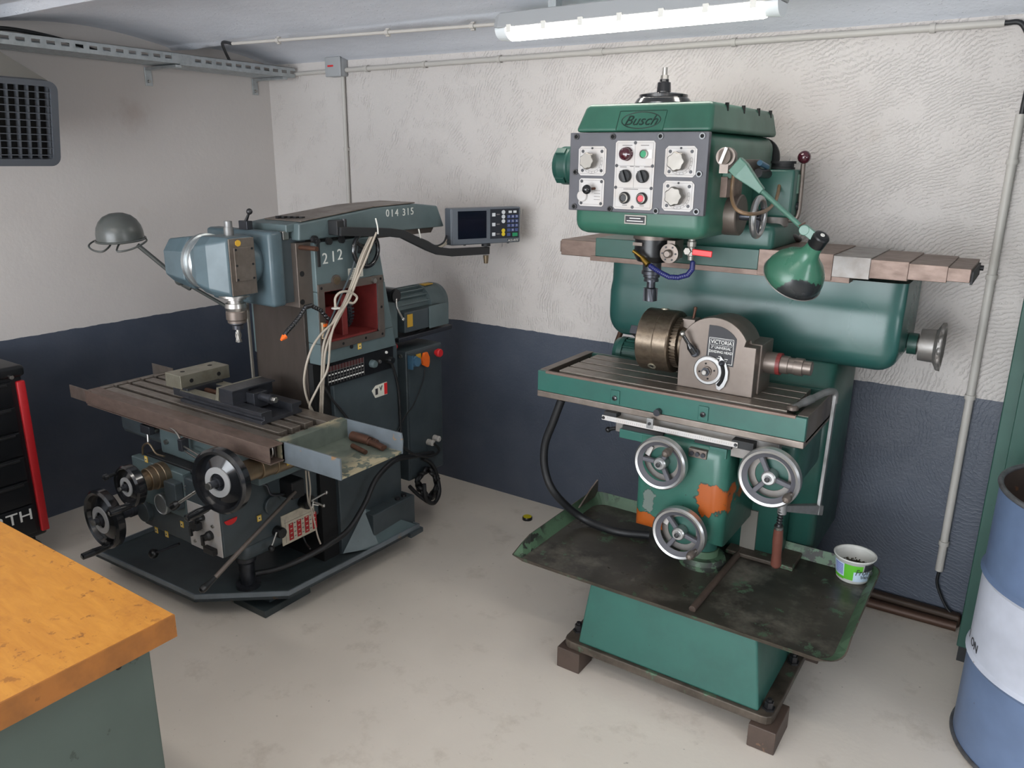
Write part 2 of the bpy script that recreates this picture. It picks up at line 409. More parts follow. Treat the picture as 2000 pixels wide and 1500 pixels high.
paint('drum_blue', (98, 116, 146), .42, (70, 66, 64), .2, 26, .25, 4)
paint('drum_white', (190, 194, 206), .42, (130, 124, 116), .2, 22, .2, 4)
paint('drum_inside', (58, 46, 40), .7, (96, 62, 40), .3, 14, .4, 6)
metal('drum_rim', (120, 122, 126), .45, .6, (70, 60, 54), .6, 20)
plain('cab_black', (24, 26, 29), .4); plain('cab_red', (190, 34, 40), .4)
plain('heater_grey', (78, 82, 88), .5); plain('heater_beige', (128, 124, 116), .6)
plain('pvc_grey', (182, 178, 172), .5); plain('box_grey', (158, 160, 162), .5)
emit('tube_glow', (255, 249, 240), 9.5)
plain('lens_clear', (225, 230, 232), .3)
paint('wood_strip', (64, 48, 36), .6, None, 0, 30, .3, 12)
plain('cap_yellow', (206, 190, 30), .4); plain('tub_white', (206, 206, 200), .45); plain('tub_green', (92, 176, 48), .45); plain('tub_blue', (120, 130, 190), .45)
plain('tub_pale', (188, 206, 222), .45); plain('chip_dark', (58, 52, 34), .6)
metal('rusty_steel', (92, 62, 48), .5, .5, (58, 42, 34), .6, 24)
plain('handle_wood', (98, 58, 48), .45); plain('blue_hose', (34, 38, 92), .3); plain('hose_brown', (120, 96, 72), .4)
metal('brass', (158, 126, 60), .3, .9, (140, 104, 40), .4, 30)
paint('block_steel', (76, 62, 54), .55, (110, 84, 66), .3, 20, .35, 10)
plain('copper_pipe', (72, 50, 38), .5, .3); plain('alarm_red', (180, 44, 52), .4)
plain('lamp_inside', (200, 198, 190), .5)

# ---------------------------------------------------------------- room shell
b = MB().box(0, 5.9, -6, 0, -.08, 0); struct(b.build('floor', 'floor_paint'))
b = MB().box(-.12, 6.02, 0, .12, -.08, 2.4); struct(b.build('wall_back', 'wall_plaster'))
b = MB().box(-.12, 0, -6, 0, -.08, 2.4); struct(b.build('wall_left', 'wall_smooth'))
b = MB().box(5.9, 6.02, -6, -2.7, -.08, 2.4).box(5.9, 6.02, -1.9, 0, -.08, 2.4).box(5.9, 6.02, -2.7, -1.9, -.08, .9).box(5.9, 6.02, -2.7, -1.9, 1.7, 2.4)
struct(b.build('wall_right', 'wall_smooth'))
b = MB().box(0, .4, -6.12, -6, -.08, 2.4).box(4.2, 5.9, -6.12, -6, -.08, 2.4).box(.4, 4.2, -6.12, -6, 2.1, 2.4)
struct(b.build('wall_front', 'wall_smooth'))
# shallow plastered vaults between ledges that run along the back wall
def ceil_z(x, y):
    rag = .035 * math.sin(x * 2.3 + .5) + .02 * math.sin(x * 7.1)
    e1 = -.60 + .09 * min(1, max(0, (x - .3) / 1.7)) + rag * .4
    if y > e1:
        u = (y - e1) / (0 - e1); return 2.145 - .02 * u + .035 * math.sin(PI * u) - .014 * max(0, 1 - (y - e1) / .05) - .03 * min(1, x / 3.0) * u
    e2 = -1.46 + rag * .3
    if y > e2:
        u = (y - e2) / (e1 - e2); return 2.150 + .045 * math.sin(PI * u)
    u = ((y + 6) % .86) / .86
    return 2.15 + .045 * math.sin(PI * u)
xs = [5.9 * i / 90 for i in range(91)]; ys = [-6 + .04 * i for i in range(110)] + [-1.6 + i * .02 for i in range(81)]
vs_ = [(x, y, ceil_z(x, y)) for y in ys for x in xs]; nx = len(xs)
fs_ = [(j * nx + i, j * nx + i + 1, (j + 1) * nx + i + 1, (j + 1) * nx + i) for j in range(len(ys) - 1) for i in range(nx - 1)]
b = MB(); b.add(vs_, fs_, True); b.box(0, 5.9, -6, 0, 2.3, 2.4)
struct(b.build('ceiling', 'ceiling_paint', fixn=False))

# ---------------------------------------------------------------- lamps on the ceiling
def fluorescent(a, bb, label, group=None):
    a, bb = V(a), V(bb); d = (bb - a).normalized(); L = (bb - a).length; s = Z_.cross(d).normalized(); c = (a + bb) / 2
    t = thing('fluorescent_light', label, 'light', (c.x, c.y, a.z), group)
    def sect(off, w1, h0, h1, w2): return [a + d * off + s * w1 + Z_ * h0, a + d * off + s * w2 + Z_ * h1, a + d * off - s * w2 + Z_ * h1, a + d * off - s * w1 + Z_ * h0]
    m = MB(); m.loft([sect(0, .045, .035, .07, .03), sect(.02, .052, .03, .08, .035), sect(L - .02, .052, .03, .08, .035), sect(L, .045, .035, .07, .03)]); m.build('housing', 'box_grey', t, bevel=.004)
    m = MB(); pr_ = lambda off, k: [a + d * off + s * (.046 * k * math.cos(q)) + Z_ * (.032 - .04 * k * math.sin(q)) for q in [PI * i / 10 for i in range(11)]]
    m.loft([pr_(.05, .95), pr_(.06, 1), pr_(L - .06, 1), pr_(L - .05, .95)], True); m.build('diffuser', 'tube_glow', t)
    for o0, o1 in ((.004, .05), (L - .05, L - .004)):
        m = MB(); m.loft([pr_(o0, .9), pr_(o1, 1.0)], True); m.build('end_cap', 'lens_clear', t)
    for k in range(7):
        o_ = .07 + (L - .14) * k / 6
        for sg in (-1, 1):
            m = MB(); m.obox(a + d * o_ + s * (sg * .051) + Z_ * .026, d, s, Z_, .009, .004, .012); m.build('clip', 'white_plastic', t, bevel=.001)
    for o_ in (.22, L - .22):
        m = MB(); q = a + d * o_; m.box(q.x - .015, q.x + .015, q.y - .02, q.y + .02, a.z + .078, 2.165); m.build('bracket', 'galv', t)
    return t
fa = PZ(978, 78, 2.045); fb = PZ(1530, 27, 2.045)
fluorescent((fa.x, fa.y, 2.045), (fb.x, fb.y, 2.045), 'lit fluorescent batten with clear clips on the ceiling by the back wall')
for x, y, lab in ((2.95, -2.0, 'added unseen fluorescent batten on the ceiling over the open floor before the green mill'), (1.3, -2.75, 'added unseen fluorescent batten on the ceiling above the workbench'), (2.3, -4.3, 'added unseen fluorescent batten on the ceiling near the roller door opening')):
    fluorescent((x, y, 2.045), (x + 1.1, y, 2.045), lab, 'added unseen ceiling lights')  # unseen battens added to brighten the floor

# ---------------------------------------------------------------- conduits, junction box, cable tray
def conduit(name, pts, r, clips, label, coup=()):
    t = thing(name, label, 'pipe', (pts[0][0], pts[0][1], min(p[2] for p in pts)))
    m = MB(); m.tube(pts, r, 12, 1); m.build('tube', 'pvc_grey', t)
    d = (V(pts[-1]) - V(pts[0])).normalized()
    for f in clips:
        p = V(pts[0]).lerp(V(pts[-1]), f); m = MB(); m.lathe(p - d * .008, d, [(r + .004, 0), (r + .004, .016)], 14)
        m.box(p.x - .012 if abs(d.x) < .5 else p.x - .008, p.x + .012 if abs(d.x) < .5 else p.x + .008, p.y, -.001 if name != 'ceiling_conduit' else p.y + .01, p.z - (.014 if abs(d.x) > .5 else .008), p.z + (.014 if abs(d.x) > .5 else .008)); m.build('clip', 'pvc_grey', t)
    for f in coup:
        p = V(pts[0]).lerp(V(pts[-1]), f); m = MB(); m.cyl(p - d * .03, p + d * .03, r + .003, n=14); m.build('coupling', 'pvc_grey', t)
    return t
q0 = PY(682, 138, -.018); q1 = PY(1962, 47, -.018)
conduit('wall_conduit', [(q0.x - .02, -.018, 2.07), (q1.x, -.018, 2.07)], .0115, (.05, .18, .33, .7, .93), 'long grey plastic conduit running level along the top of the back wall', (.5,))
conduit('wall_conduit', [(.03, -.018, 2.065), (.52, -.018, 2.07)], .010, (), 'short grey conduit between the cable tray end and the junction box')
conduit('wall_conduit', [(.585, -.016, 2.05), (.585, -.016, .60)], .010, (.25, .7), 'thin grey conduit dropping from the junction box down behind the blue-grey mill')
q = PY(1985, 255, -.018)
conduit('wall_conduit', [(3.55, -.018, 1.80), (3.553, -.018, .20)], .0135, (.09, .32, .58, .93), 'grey conduit standing upright on the back wall beside the tall green cabinet')
m = MB(); m.tube([(q1.x, -.018, 2.07), (q1.x + .05, -.018, 2.06), (3.553, -.02, 1.96), (3.553, -.018, 1.80)], .008, 8)
tag(m.build('bend_cable', 'rubber'), 'black cable bending from the level conduit down into the upright one', 'cable')
m = MB(); m.tube([(3.553, -.018, .20), (3.556, -.018, .14), (3.60, -.022, .06), (3.66, -.03, .02)], .005, 8)
tag(m.build('outlet_cable', 'rubber'), 'thin dark cable hanging out of the upright conduit end near the floor', 'cable')
t = thing('junction_box', 'square grey junction box with a red sticker on the back wall', 'box', (.555, 0, 2.03))
MB().rbox(.505, .61, -.05, -.001, 2.04, 2.13, .008).build('housing', 'box_grey', t)
MB().rbox(.503, .612, -.060, -.048, 2.038, 2.132, .006).build('lid', 'box_grey', t)
MB().box(.525, .565, -.0612, -.0598, 2.085, 2.093).build('sticker', 'red_plastic', t)
conduit('ceiling_conduit', [(.62, -.70, 2.115), (2.0, -.62, 2.10)], .0065, (.2, .62, .9), 'thin grey conduit fixed to the ceiling leading to the fluorescent light')
m = MB(); m.tube([(.23, -.42, 2.09), (.3, -.5, 2.13), (.45, -.62, 2.14), (.62, -.70, 2.115)], .007, 8)
tag(m.build('feed_cable', 'rubber'), 'black cable rising from the cable tray to the ceiling conduit', 'cable')
m = MB(); m.tube([(.15, -1.6, 2.10), (.17, -1.40, 2.118), (.16, -1.2, 2.105), (.14, -1.0, 2.07)], .008, 8)
tag(m.build('tray_cable', 'rubber'), 'black cable lying along the edge of the perforated cable tray', 'cable')
ct = thing('cable_tray', 'galvanised perforated cable tray along the top of the left wall', 'cable tray', (.14, -1.0, 2.04))
def tray_side(x, y0, y1, z0, z1, nm):
    m = MB(); k = int(round((y1 - y0) / .058)); st = (y1 - y0) / k; zm0 = z0 + (z1 - z0) * .36; zm1 = z0 + (z1 - z0) * .68
    m.box(x, x + .0015, y0, y1, z0, zm0).box(x, x + .0015, y0, y1, zm1, z1)
    for i in range(k): m.box(x, x + .0015, y0 + st * i, y0 + st * (i + .42), zm0, zm1)
    m.box(x - .008, x + .0015, y0, y1, z1 - .0015, z1)
    return m.build(nm, 'galv', ct)
tray_side(.245, -3.4, -.69, 2.052, 2.098, 'side_rail'); tray_side(.052, -3.4, -.69, 2.052, 2.098, 'side_rail')
tray_side(.247, -.71, -.03, 2.048, 2.096, 'side_rail'); tray_side(.05, -.71, -.03, 2.048, 2.096, 'side_rail')
for y0, y1 in ((-3.4, -.69), (-.71, -.03)):
    m = MB(); z = 2.052 if y0 < -1 else 2.048; k = int((y1 - y0) / .05)
    for i in range(6):
        x0 = .05 + i * .033; m.box(x0, x0 + .022, y0, y1, z, z + .0015)
    for i in range(k): m.box(.05, .246, y0 + i * .05, y0 + i * .05 + .03, z + .0016, z + .003)
    m.build('tray_floor', 'galv', ct)
for y in (-.72, -.10):
    m = MB(); m.box(.001, .25, y - .015, y + .015, 2.035, 2.047).box(.001, .006, y - .018, y + .018, 1.965, 2.047); o = m.build('bracket', 'galv', ct, bevel=.001)
    m = MB(); m.cyl((.006, y, 1.985), (.014, y, 1.985), .008, n=6); m.build('bolt', 'bright_steel', o)
m = MB(); m.obox((.249, -.70, 2.075), Y_, X_, Z_, .05, .002, .02); m.build('joint_plate', 'galv', ct)

# ---------------------------------------------------------------- hanging heater, tool cabinet
hx = .50; p1 = PX(112, 160, hx); p2 = PX(130, 328, hx); hy1 = p1.y; hz1 = p1.z; hz0 = p2.z; hy0 = hy1 - .46
ht = thing('unit_heater', 'grey grid-fronted unit heater with a beige hood mounted high on the left wall', 'heater', (hx, (hy0 + hy1) / 2, hz1))
def rrect(y0, y1, z0, z1, r, x, n=6):
    P = []
    for cy, cz, a0 in ((y1 - r, z1 - r, 0), (y0 + r, z1 - r, PI / 2), (y0 + r, z0 + r, PI), (y1 - r, z0 + r, 1.5 * PI)):
        for i in range(n + 1): a = a0 + PI / 2 * i / n; P.append(V((x, cy + r * math.cos(a), cz + r * math.sin(a))))
    return P
A = rrect(hy0, hy1, hz0, hz1, .035, hx - .05); B = rrect(hy0, hy1, hz0, hz1, .035, hx); Cc = rrect(hy0 + .03, hy1 - .026, hz0 + .026, hz1 - .02, .012, hx); D = rrect(hy0 + .022, hy1 - .022, hz0 + .026, hz1 - .02, .012, hx - .04)
m = MB(); m.loft([A, B, Cc, D], caps=False); m.build('front_frame', 'heater_grey', ht)
MB().box(hx - .05, hx - .04, hy0 + .01, hy1 - .01, hz0 + .01, hz1 - .01).build('back_plate', 'dark_hole', ht)
k = 0; y = hy1 - .03
while y > hy0 + .03:
    MB().box(hx - .035, hx - .012, y - .0025, y + .0025, hz0 + .026, hz1 - .02).build('grid_bar', 'heater_grey', ht); y -= .036
z = hz0 + .04
while z < hz1 - .025:
    MB().box(hx - .012, hx - .006, hy0 + .022, hy1 - .022, z - .0015, z + .0015).build('grid_bar', 'heater_grey', ht); z += .0255
m = MB(); tp = hz1 + .11
m.loft([[V((hx - .05, hy0 + .01, hz1 - .005)), V((hx - .05, hy1 - .005, hz1 - .005)), V((.26, hy1 - .03, hz1 - .005)), V((.26, hy0 + .01, hz1 - .005))],
        [V((hx - .22, hy0 + .10, tp)), V((hx - .22, hy1 - .17, tp)), V((.26, hy1 - .17, tp)), V((.26, hy0 + .10, tp))]]); m.build('hood', 'heater_beige', ht, bevel=.003)
MB().box(.15, hx - .05, hy0 + .03, hy1 - .05, hz0 + .02, hz1 - .005).build('casing', 'heater_grey', ht)
MB().box(.02, .15, hy0 + .12, hy1 - .12, hz1 - .06, hz1 + .02).build('wall_mount', 'heater_grey', ht)
ht.rotation_euler = (0, math.radians(11), 0)

tx = .40; pr = PX(97, 1035, tx); pt = PX(40, 712, tx); ty = (pr.y + pt.y) / 2; tz0 = pr.z - .015; tz1 = pt.z
tc = thing('tool_cabinet', 'black tool trolley with a red corner strip by the left wall', 'tool cabinet', (.2, ty - .3, 0))
MB().rbox(.03, tx - .012, ty - .62, ty, tz0, tz1 - .03, .012).build('body', 'cab_black', tc)
MB().rbox(.025, tx + .012, ty - .625, ty + .006, tz1 - .045, tz1, .014).build('top_tray', 'cab_black', tc)
hts = [.09, .09, .09, .09, .13]; z = tz1 - .06
zs = []
n_ = 6; dh = (z - (tz0 + .15)) / 5
for i in range(6):
    h = dh if i < 5 else .13
    o = MB().rbox(tx - .012, tx, ty - .58, ty - .045, z - h + .006, z, .004, 2).build('drawer', 'cab_black', tc)
    if i < 5: MB().rbox(tx, tx + .008, ty - .56, ty - .065, z - .016, z - .004, .003, 2).build('pull', 'black_matte', o)
    z -= h
MB().rbox(tx - .02, tx + .004, ty - .028, ty + .004, tz0 + .02, tz1 - .065, .006).build('corner_strip', 'cab_red', tc, label='red corner strip')
m = MB(); lp = PX(22, 737, tx + .012); m.cyl((tx + .004, lp.y, lp.z), (tx + .018, lp.y, lp.z), .008, n=12); m.build('lock', 'bright_steel', tc)
q = PX(65, 1003, tx + .001); text('WÜRTH', .068, (tx + .001, q.y, q.z), Y_, Z_, 'white_print', tc, align='RIGHT', sx=1.15)
for dx in (.07, tx - .06):
    for dy in (-.57, -.06):
        m = MB(); m.cyl((dx - .012, ty + dy, .045), (dx + .012, ty + dy, .045), .045, n=20); m.box(dx - .02, dx + .02, ty + dy - .02, ty + dy + .02, .085, tz0 + .002); m.build('caster', 'black_matte', tc)
# ================================================================ blue-grey universal milling machine
LM = thing('milling_machine', 'blue-grey universal milling machine with a swivel head and black handwheels by the left wall', 'milling machine', (1.34, -1.1, 0))
for (x0, x1, y0, y1) in ((1.325, 1.51, -1.45, -1.23), (1.32, 1.50, -.83, -.645), (.98, 1.16, -1.45, -1.23), (.98, 1.16, -.83, -.645)):
    o = MB().box(x0, x1, y0, y1, 0, .03).build('foot_pad', 'tray_dark', LM, bevel=.003)
    MB().box(x0 + .04, x1 - .035, y0 + .05, y1 - .04, .03, .082).build('foot', 'mill_paint_shade', o)
tp = [(.69, -1.625), (1.318, -1.605), (1.58, -1.392), (1.612, -.690), (.69, -.690)]
MB().prism([(x, y, .08) for x, y in tp], (0, 0, .012)).build('drip_tray', 'tray_dark', LM)
m = MB()
for i in range(4):      # turned-up lip of the tray
    a, c_ = V((*tp[i], .08)), V((*tp[i + 1], .08)); d = (c_ - a).normalized(); s = V((-d.y, d.x, 0)); m.obox((a + c_) / 2 + Z_ * .015 + s * .003, d, s, Z_, (c_ - a).length / 2, .003, .015)
a, c_ = V((*tp[4], .08)), V((*tp[0], .08)); m.obox((a + c_) / 2 + Z_ * .015 + X_ * .003, Y_, X_, Z_, (c_ - a).length / 2, .003, .015)
m.build('tray_lip', 'tray_side', LM)
m = MB(); m.add([(1.525, -.93, .25), (1.60, -.70, .108), (1.60, -.93, .095), (1.52, -1.06, .10)], [(0, 1, 2), (0, 2, 3), (0, 3, 1), (1, 3, 2)]); m.build('tray_gusset', 'mill_paint', LM)
MB().box(1.10, 1.577, -.935, -.678, .092, .235).build('base', 'mill_paint_shade', LM, bevel=.006)
MB().box(1.60, 1.622, -.76, -.678, .07, .092).build('base_flange', 'mill_paint_shade', LM, bevel=.003)
for y in (-.72, -.76): MB().cyl((1.55, y, .235), (1.55, y, .245), .012, n=6).build('base_bolt', 'screw_dark', LM)
MB().box(1.16, 1.518, -1.06, -.695, .092, .906).build('column_foot', 'mill_paint_shade', LM, bevel=.006)
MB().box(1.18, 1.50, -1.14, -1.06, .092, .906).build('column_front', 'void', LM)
# upper column, with the open gear window in its right side
XR = 1.535
def yz(pts, x0, x1, nm, mt, par=LM, bevel=.004): return MB().prism([(x0, y, z) for y, z in pts], (x1 - x0, 0, 0)).build(nm, mt, par, bevel=bevel)
wy0, wy1, wz0, wz1 = -1.100, -.820, .985, 1.178
yr = lambda z: -.72 - (z - .905) * .2
col_up = yz([(-1.13, .905), (yr(.905), .905), (yr(1.355), 1.355), (-1.13, 1.355)], 1.16, 1.36, 'column_upper', 'mill_paint')
yz([(-1.13, .905), (yr(.905), .905), (yr(wz0), wz0), (-1.13, wz0)], 1.36, XR, 'column_wall', 'mill_paint')
yz([(-1.13, wz1), (yr(wz1), wz1), (yr(1.355), 1.355), (-1.13, 1.355)], 1.36, XR, 'column_wall', 'mill_paint')
yz([(-1.13, wz0), (wy0, wz0), (wy0, wz1), (-1.13, wz1)], 1.36, XR, 'column_wall', 'mill_paint')
yz([(wy1, wz0), (yr(wz0), wz0), (yr(wz1), wz1), (wy1, wz1)], 1.36, XR, 'column_wall', 'mill_paint')
m = MB(); m.box(1.362, 1.368, wy0, wy1, wz0, wz1).box(1.36, XR - .002, wy0, wy0 + .006, wz0, wz1).box(1.36, XR - .002, wy1 - .006, wy1, wz0, wz1).box(1.36, XR - .002, wy0, wy1, wz0, wz0 + .008).box(1.36, XR - .002, wy0, wy1, wz1 - .004, wz1)
cav = m.build('gear_cavity', 'red_paint', LM, label='red-painted open gear cavity')
m = MB(); m.box(1.37, 1.505, -.985, -.955, wz0, wz1 - .03).box(1.37, 1.46, -1.09, -.97, wz0, 1.10); m.build('bearing_web', 'red_paint', cav, bevel=.004)
m = MB(); m.lathe((1.43, -.950, 1.075), Y_, [(.075, 0), (.075, .02)], 40)
for i in range(36):
    a = 2 * PI * i / 36; m.obox((1.43 + .077 * math.cos(a), -.935, 1.075 + .077 * math.sin(a)), (math.cos(a), 0, math.sin(a)), Y_, (-math.sin(a), 0, math.cos(a)), .004, .01, .0035)
m.build('gear', 'vise_black', cav)
fr = MB(); e = .028
fr.box(XR, XR + .007, wy0 - e, wy1 + e, wz1, wz1 + e).box(XR, XR + .007, wy0 - e, wy1 + e, wz0 - e, wz0).box(XR, XR + .007, wy0 - e, wy0, wz0, wz1).box(XR, XR + .007, wy1, wy1 + e, wz0, wz1)
wf = fr.build('window_flange', 'head_steel', LM, bevel=.001)
for (y, z) in [(wy0 - .014, wz1 + .014), (-.955, wz1 + .014), (wy1 + .014, wz1 + .014), (wy1 + .014, 1.08), (wy1 + .014, wz0 - .014), (-.90, wz0 - .014), (-1.02, wz0 - .014), (wy0 - .014, wz0 - .014)]:
    MB().cyl((XR + .005, y, z), (XR + .0078, y, z), .0055, n=10).build('bolt_hole', 'dark_hole', wf)
MB().cyl((XR + .007, -.85, wz1 + .012), (XR + .02, -.85, wz1 + .012), .011, n=6).build('plug_bolt', 'bright_steel', wf)
yz([(-1.125, 1.185), (-.83, 1.21), (-.83, 1.217), (-1.125, 1.192)], XR, XR + .004, 'cast_ridge', 'mill_paint', bevel=.001)
text('2', .056, PX(635, 506, XR + .001), Y_, Z_, 'stencil', LM, 'number'); text('1', .056, PX(651, 502, XR + .001), Y_, Z_, 'stencil', LM, 'number'); text('2', .056, PX(664, 498, XR + .001), Y_, Z_, 'stencil', LM, 'number')
q = PX(655, 548, XR); m = MB(); m.cyl(q, q + X_ * .008, .022, n=24); o = m.build('oil_sight', 'head_steel', LM); MB().cyl(q + X_ * .008, q + X_ * .010, .015, n=20).build('glass', 'brass_steel', o)
q0 = PX(680, 525, XR + .0015); q1 = PX(710, 550, XR + .0015); MB().box(XR, XR + .0015, q0.y, q1.y, min(q0.z, q1.z), max(q0.z, q1.z)).build('rating_label', 'label_paper', LM)
for i in range(6): z = q0.z - .007 - i * .0075; MB().box(XR + .0015, XR + .002, q0.y + .008, q1.y - .012, z - .001, z + .001).build('label_line', 'print_grey', LM)
for p, q in (((612, 467), (615, 478)), ((640, 471), None), ((665, 468), None)):
    c_ = PX(*p, XR); m = MB(); m.cyl(c_, c_ + X_ * .012, .013, n=16); o = m.build('cap_screw', 'screw_dark', LM)
c_ = PX(617, 471, XR + .005); m = MB(); m.cyl(c_ - X_ * .005, c_ + X_ * .014, .009, n=14); o = m.build('clamp_screw', 'screw_dark', LM); m = MB(); m.obox(c_ + X_ * .010 - Z_ * .045, X_, Y_, Z_, .003, .005, .045); m.build('clamp_lever', 'screw_dark', o)
# column handwheel on the right side
c_ = PX(715, 487, 1.575); hw = MB(); hw.ring(c_, X_, .064, .0085, 36, 10); o = hw.build('handwheel', 'black_gloss', LM)
for k in range(3):
    a = 2 * PI * k / 3 + .5; d = V((0, math.cos(a), math.sin(a))); MB().cyl(c_ + d * .012, c_ + d * .062, .0065, n=10).build('spoke', 'black_gloss', o)
MB().cyl(V((XR, c_.y, c_.z)), c_ + X_ * .012, .018, n=20).build('hub', 'black_matte', o)
# overarm
ov = [(-1.19, 1.366), (-1.185, 1.425), (-.80, 1.462), (-.56, 1.468), (-.43, 1.455), (-.385, 1.366)]
oa = yz(ov, 1.30, 1.527, 'overarm', 'mill_paint', bevel=.006)
yz([(-1.22, 1.395), (-1.22, 1.422), (-1.10, 1.436), (-1.10, 1.40)], 1.296, 1.50, 'overarm_nose', 'mill_paint', oa)
yz([(-1.165, 1.429), (-.80, 1.464), (-.80, 1.468), (-1.165, 1.433)], 1.32, 1.515, 'top_cover', 'cast_steel', oa, .001)
yz([(-.795, 1.464), (-.56, 1.470), (-.56, 1.474), (-.795, 1.468)], 1.32, 1.515, 'top_cover', 'cast_steel', oa, .001)
yz([(-.80, 1.345), (-.80, 1.368), (-.44, 1.368), (-.46, 1.345)], 1.36, 1.515, 'dovetail', 'column_way', oa, .001)
for i in range(5): MB().box(1.37 + i * .022, 1.384 + i * .022, -1.155 + i * .008, -1.14 + i * .008, 1.432, 1.443).build('letter_stamp', 'screw_dark', oa)
for s_, px, py in (('0', 757, 417), ('1', 766, 417), ('4', 775, 416), ('3', 789, 415), ('1', 797, 414), ('5', 805, 413)):
    text(s_, .040, PX(px, py, 1.5285), Y_, Z_, 'stencil', oa, 'number')
# head slide, side plate
MB().rbox(1.16, 1.503, -1.298, -1.238, 1.143, 1.402, .012, 2).build('head_slide', 'mill_head', LM)
MB().box(1.20, 1.49, -1.238, -1.13, 1.15, 1.375).build('slide_body', 'mill_paint_shade', LM)
MB().box(1.475, 1.495, -1.232, -1.205, 1.37, 1.40).build('slide_lug', 'bright_steel', LM, bevel=.003)
sp = MB().box(1.40, 1.515, -1.196, -1.118, 1.130, 1.358).build('side_plate', 'head_steel', LM, bevel=.002)
for px, py in ((590, 535), (591, 590)):
    q = PX(px, py, 1.5155); MB().cyl(q - X_ * .002, q + X_ * .0006, .010, n=16).build('bolt_hole', 'dark_hole', sp)
q = PX(586, 483, 1.515); m = MB(); m.cyl(q, q + X_ * .085, .0085, n=14); m.build('guide_pin', 'rusty_steel', sp)
MB().box(1.19, 1.475, -1.145, -1.115, .62, 1.15).build('front_way', 'column_way', LM, bevel=.002)
MB().box(1.186, 1.194, -1.175, -1.165, .60, 1.12).build('guide_strip', 'strip_grey', LM, bevel=.001)
# swivel head
hd = MB()
oc = lambda x, k, ch: [V((x, -1.392 + y * k, 1.297 + z * k)) for y, z in ((-.055 - .0, .088), (.055, .088), (.088, .055), (.088, -.055), (.05, -.092), (-.05, -.092), (-.088, -.055), (-.088, .04))]
hd.loft([oc(1.125, .62, 0), oc(1.150, .84, 0), oc(1.235, .96, 0), oc(1.275, 1.0, 0)])
hl = hd.build('gear_casing', 'mill_head', LM, bevel=.006)
m = MB(); m.lathe((1.272, -1.392, 1.297), X_, [(.092, 0), (.096, .004), (.096, .020), (.090, .022), (.090, .04), (.086, .05)], 48); m.build('swivel_ring', 'galv', hl)
hc = MB()
def vx(x, y0, y1, z0, z1, c1): return [V((x, y0 + c1, z0)), V((x, y1 - c1, z0)), V((x, y1, z0 + c1)), V((x, y1, z1 - c1)), V((x, y1 - c1, z1)), V((x, y0 + c1, z1)), V((x, y0, z1 - c1)), V((x, y0, z0 + c1))]
hc.loft([vx(1.310, -1.475, -1.305, 1.212, 1.385, .05), vx(1.350, -1.485, -1.30, 1.200, 1.392, .035), vx(1.405, -1.478, -1.308, 1.195, 1.394, .025), vx(1.472, -1.446, -1.335, 1.195, 1.392, .010)])
hcast = hc.build('spindle_casing', 'mill_head', LM, bevel=.007)
MB().box(1.472, 1.476, -1.440, -1.340, 1.200, 1.388).build('cover_strip', 'cast_steel', hcast, bevel=.001)
pl = MB().box(1.476, 1.480, -1.424, -1.348, 1.247, 1.358).build('cover_plate', 'cast_steel', hcast, label='brown-grey rectangular cover plate', bevel=.001)
for y in (-1.418, -1.354):
    for z in (1.253, 1.30, 1.352): MB().cyl((1.48, y, z), (1.4825, y, z), .004, n=8).build('screw', 'screw_dark', pl)
q = PX(464, 475, 1.476); MB().cyl(q, q + X_ * .003, .011, n=7).build('yellow_tag', 'label_yellow', hcast)
m = MB(); m.lathe((1.39, -1.40, 1.297), Y_, [(.085, .06), (.085, .085), (.075, .09), (.075, .11)], 40); m.build('mount_flange', 'mill_head', hcast)
m = MB(); m.lathe((1.415, -1.39, 1.392), Z_, [(.016, 0), (.016, .028), (.013, .028), (.013, .048)], 20); m.build('drawbar', 'clamp_steel', hcast)
m = MB(); m.lathe((1.415, -1.388, 1.20), -Z_, [(.052, 0), (.052, .012), (.036, .013), (.036, .022), (.026, .024), (.026, .034), (.034, .035), (.036, .05), (.034, .06)], 32); sn = m.build('spindle_nose', 'bright_steel', LM)
m = MB(); m.lathe((1.415, -1.388, 1.14), -Z_, [(.033, 0), (.035, .004), (.035, .030), (.031, .034), (.031, .042)], 32); m.build('collet_chuck', 'head_steel', sn)
m = MB(); m.lathe((1.415, -1.388, 1.098), -Z_, [(.026, 0), (.027, .004), (.018, .010), (.018, .024)], 24); m.build('collet_nut', 'vise_black', sn)
m = MB(); m.cyl((1.415, -1.388, 1.076), (1.415, -1.388, 1.028), .0075, n=12)
for i in range(4):
    pts = [(1.415 + .0085 * math.cos(2 * PI * i / 4 + k * .5), -1.388 + .0085 * math.sin(2 * PI * i / 4 + k * .5), 1.066 - k * .0075) for k in range(6)]; m.tube(pts, .002, 5, 2)
m.build('end_mill', 'bright_steel', sn)
m = MB(); m.box(1.33, 1.375, -1.285, -1.26, 1.40, 1.432); o = m.build('lock_block', 'vise_black', LM, bevel=.002)
m = MB(); m.cyl((1.355, -1.272, 1.43), (1.375, -1.272, 1.458), .006, .004, 10).sphere((1.378, -1.272, 1.464), .011, 12); m.build('lock_lever', 'screw_dark', o)
# coolant hose with orange nozzle
hp = [PX(645, 627, 1.56), PX(626, 606, 1.57), PX(608, 597, 1.58), PX(597, 600, 1.585), PX(585, 619, 1.59), PX(572, 635, 1.595), PX(560, 648, 1.60), PX(554, 658, 1.60)]
m = MB()
for i in range(len(hp) - 1):
    for k in range(4): m.sphere(hp[i].lerp(hp[i + 1], k / 4), .0085, 10)
ch = m.build('coolant_hose', 'black_gloss', LM); m = MB(); m.cyl(PX(556, 657, 1.6), PX(549, 664, 1.603), .011, .004, 12); m.build('nozzle', 'orange_plastic', ch)
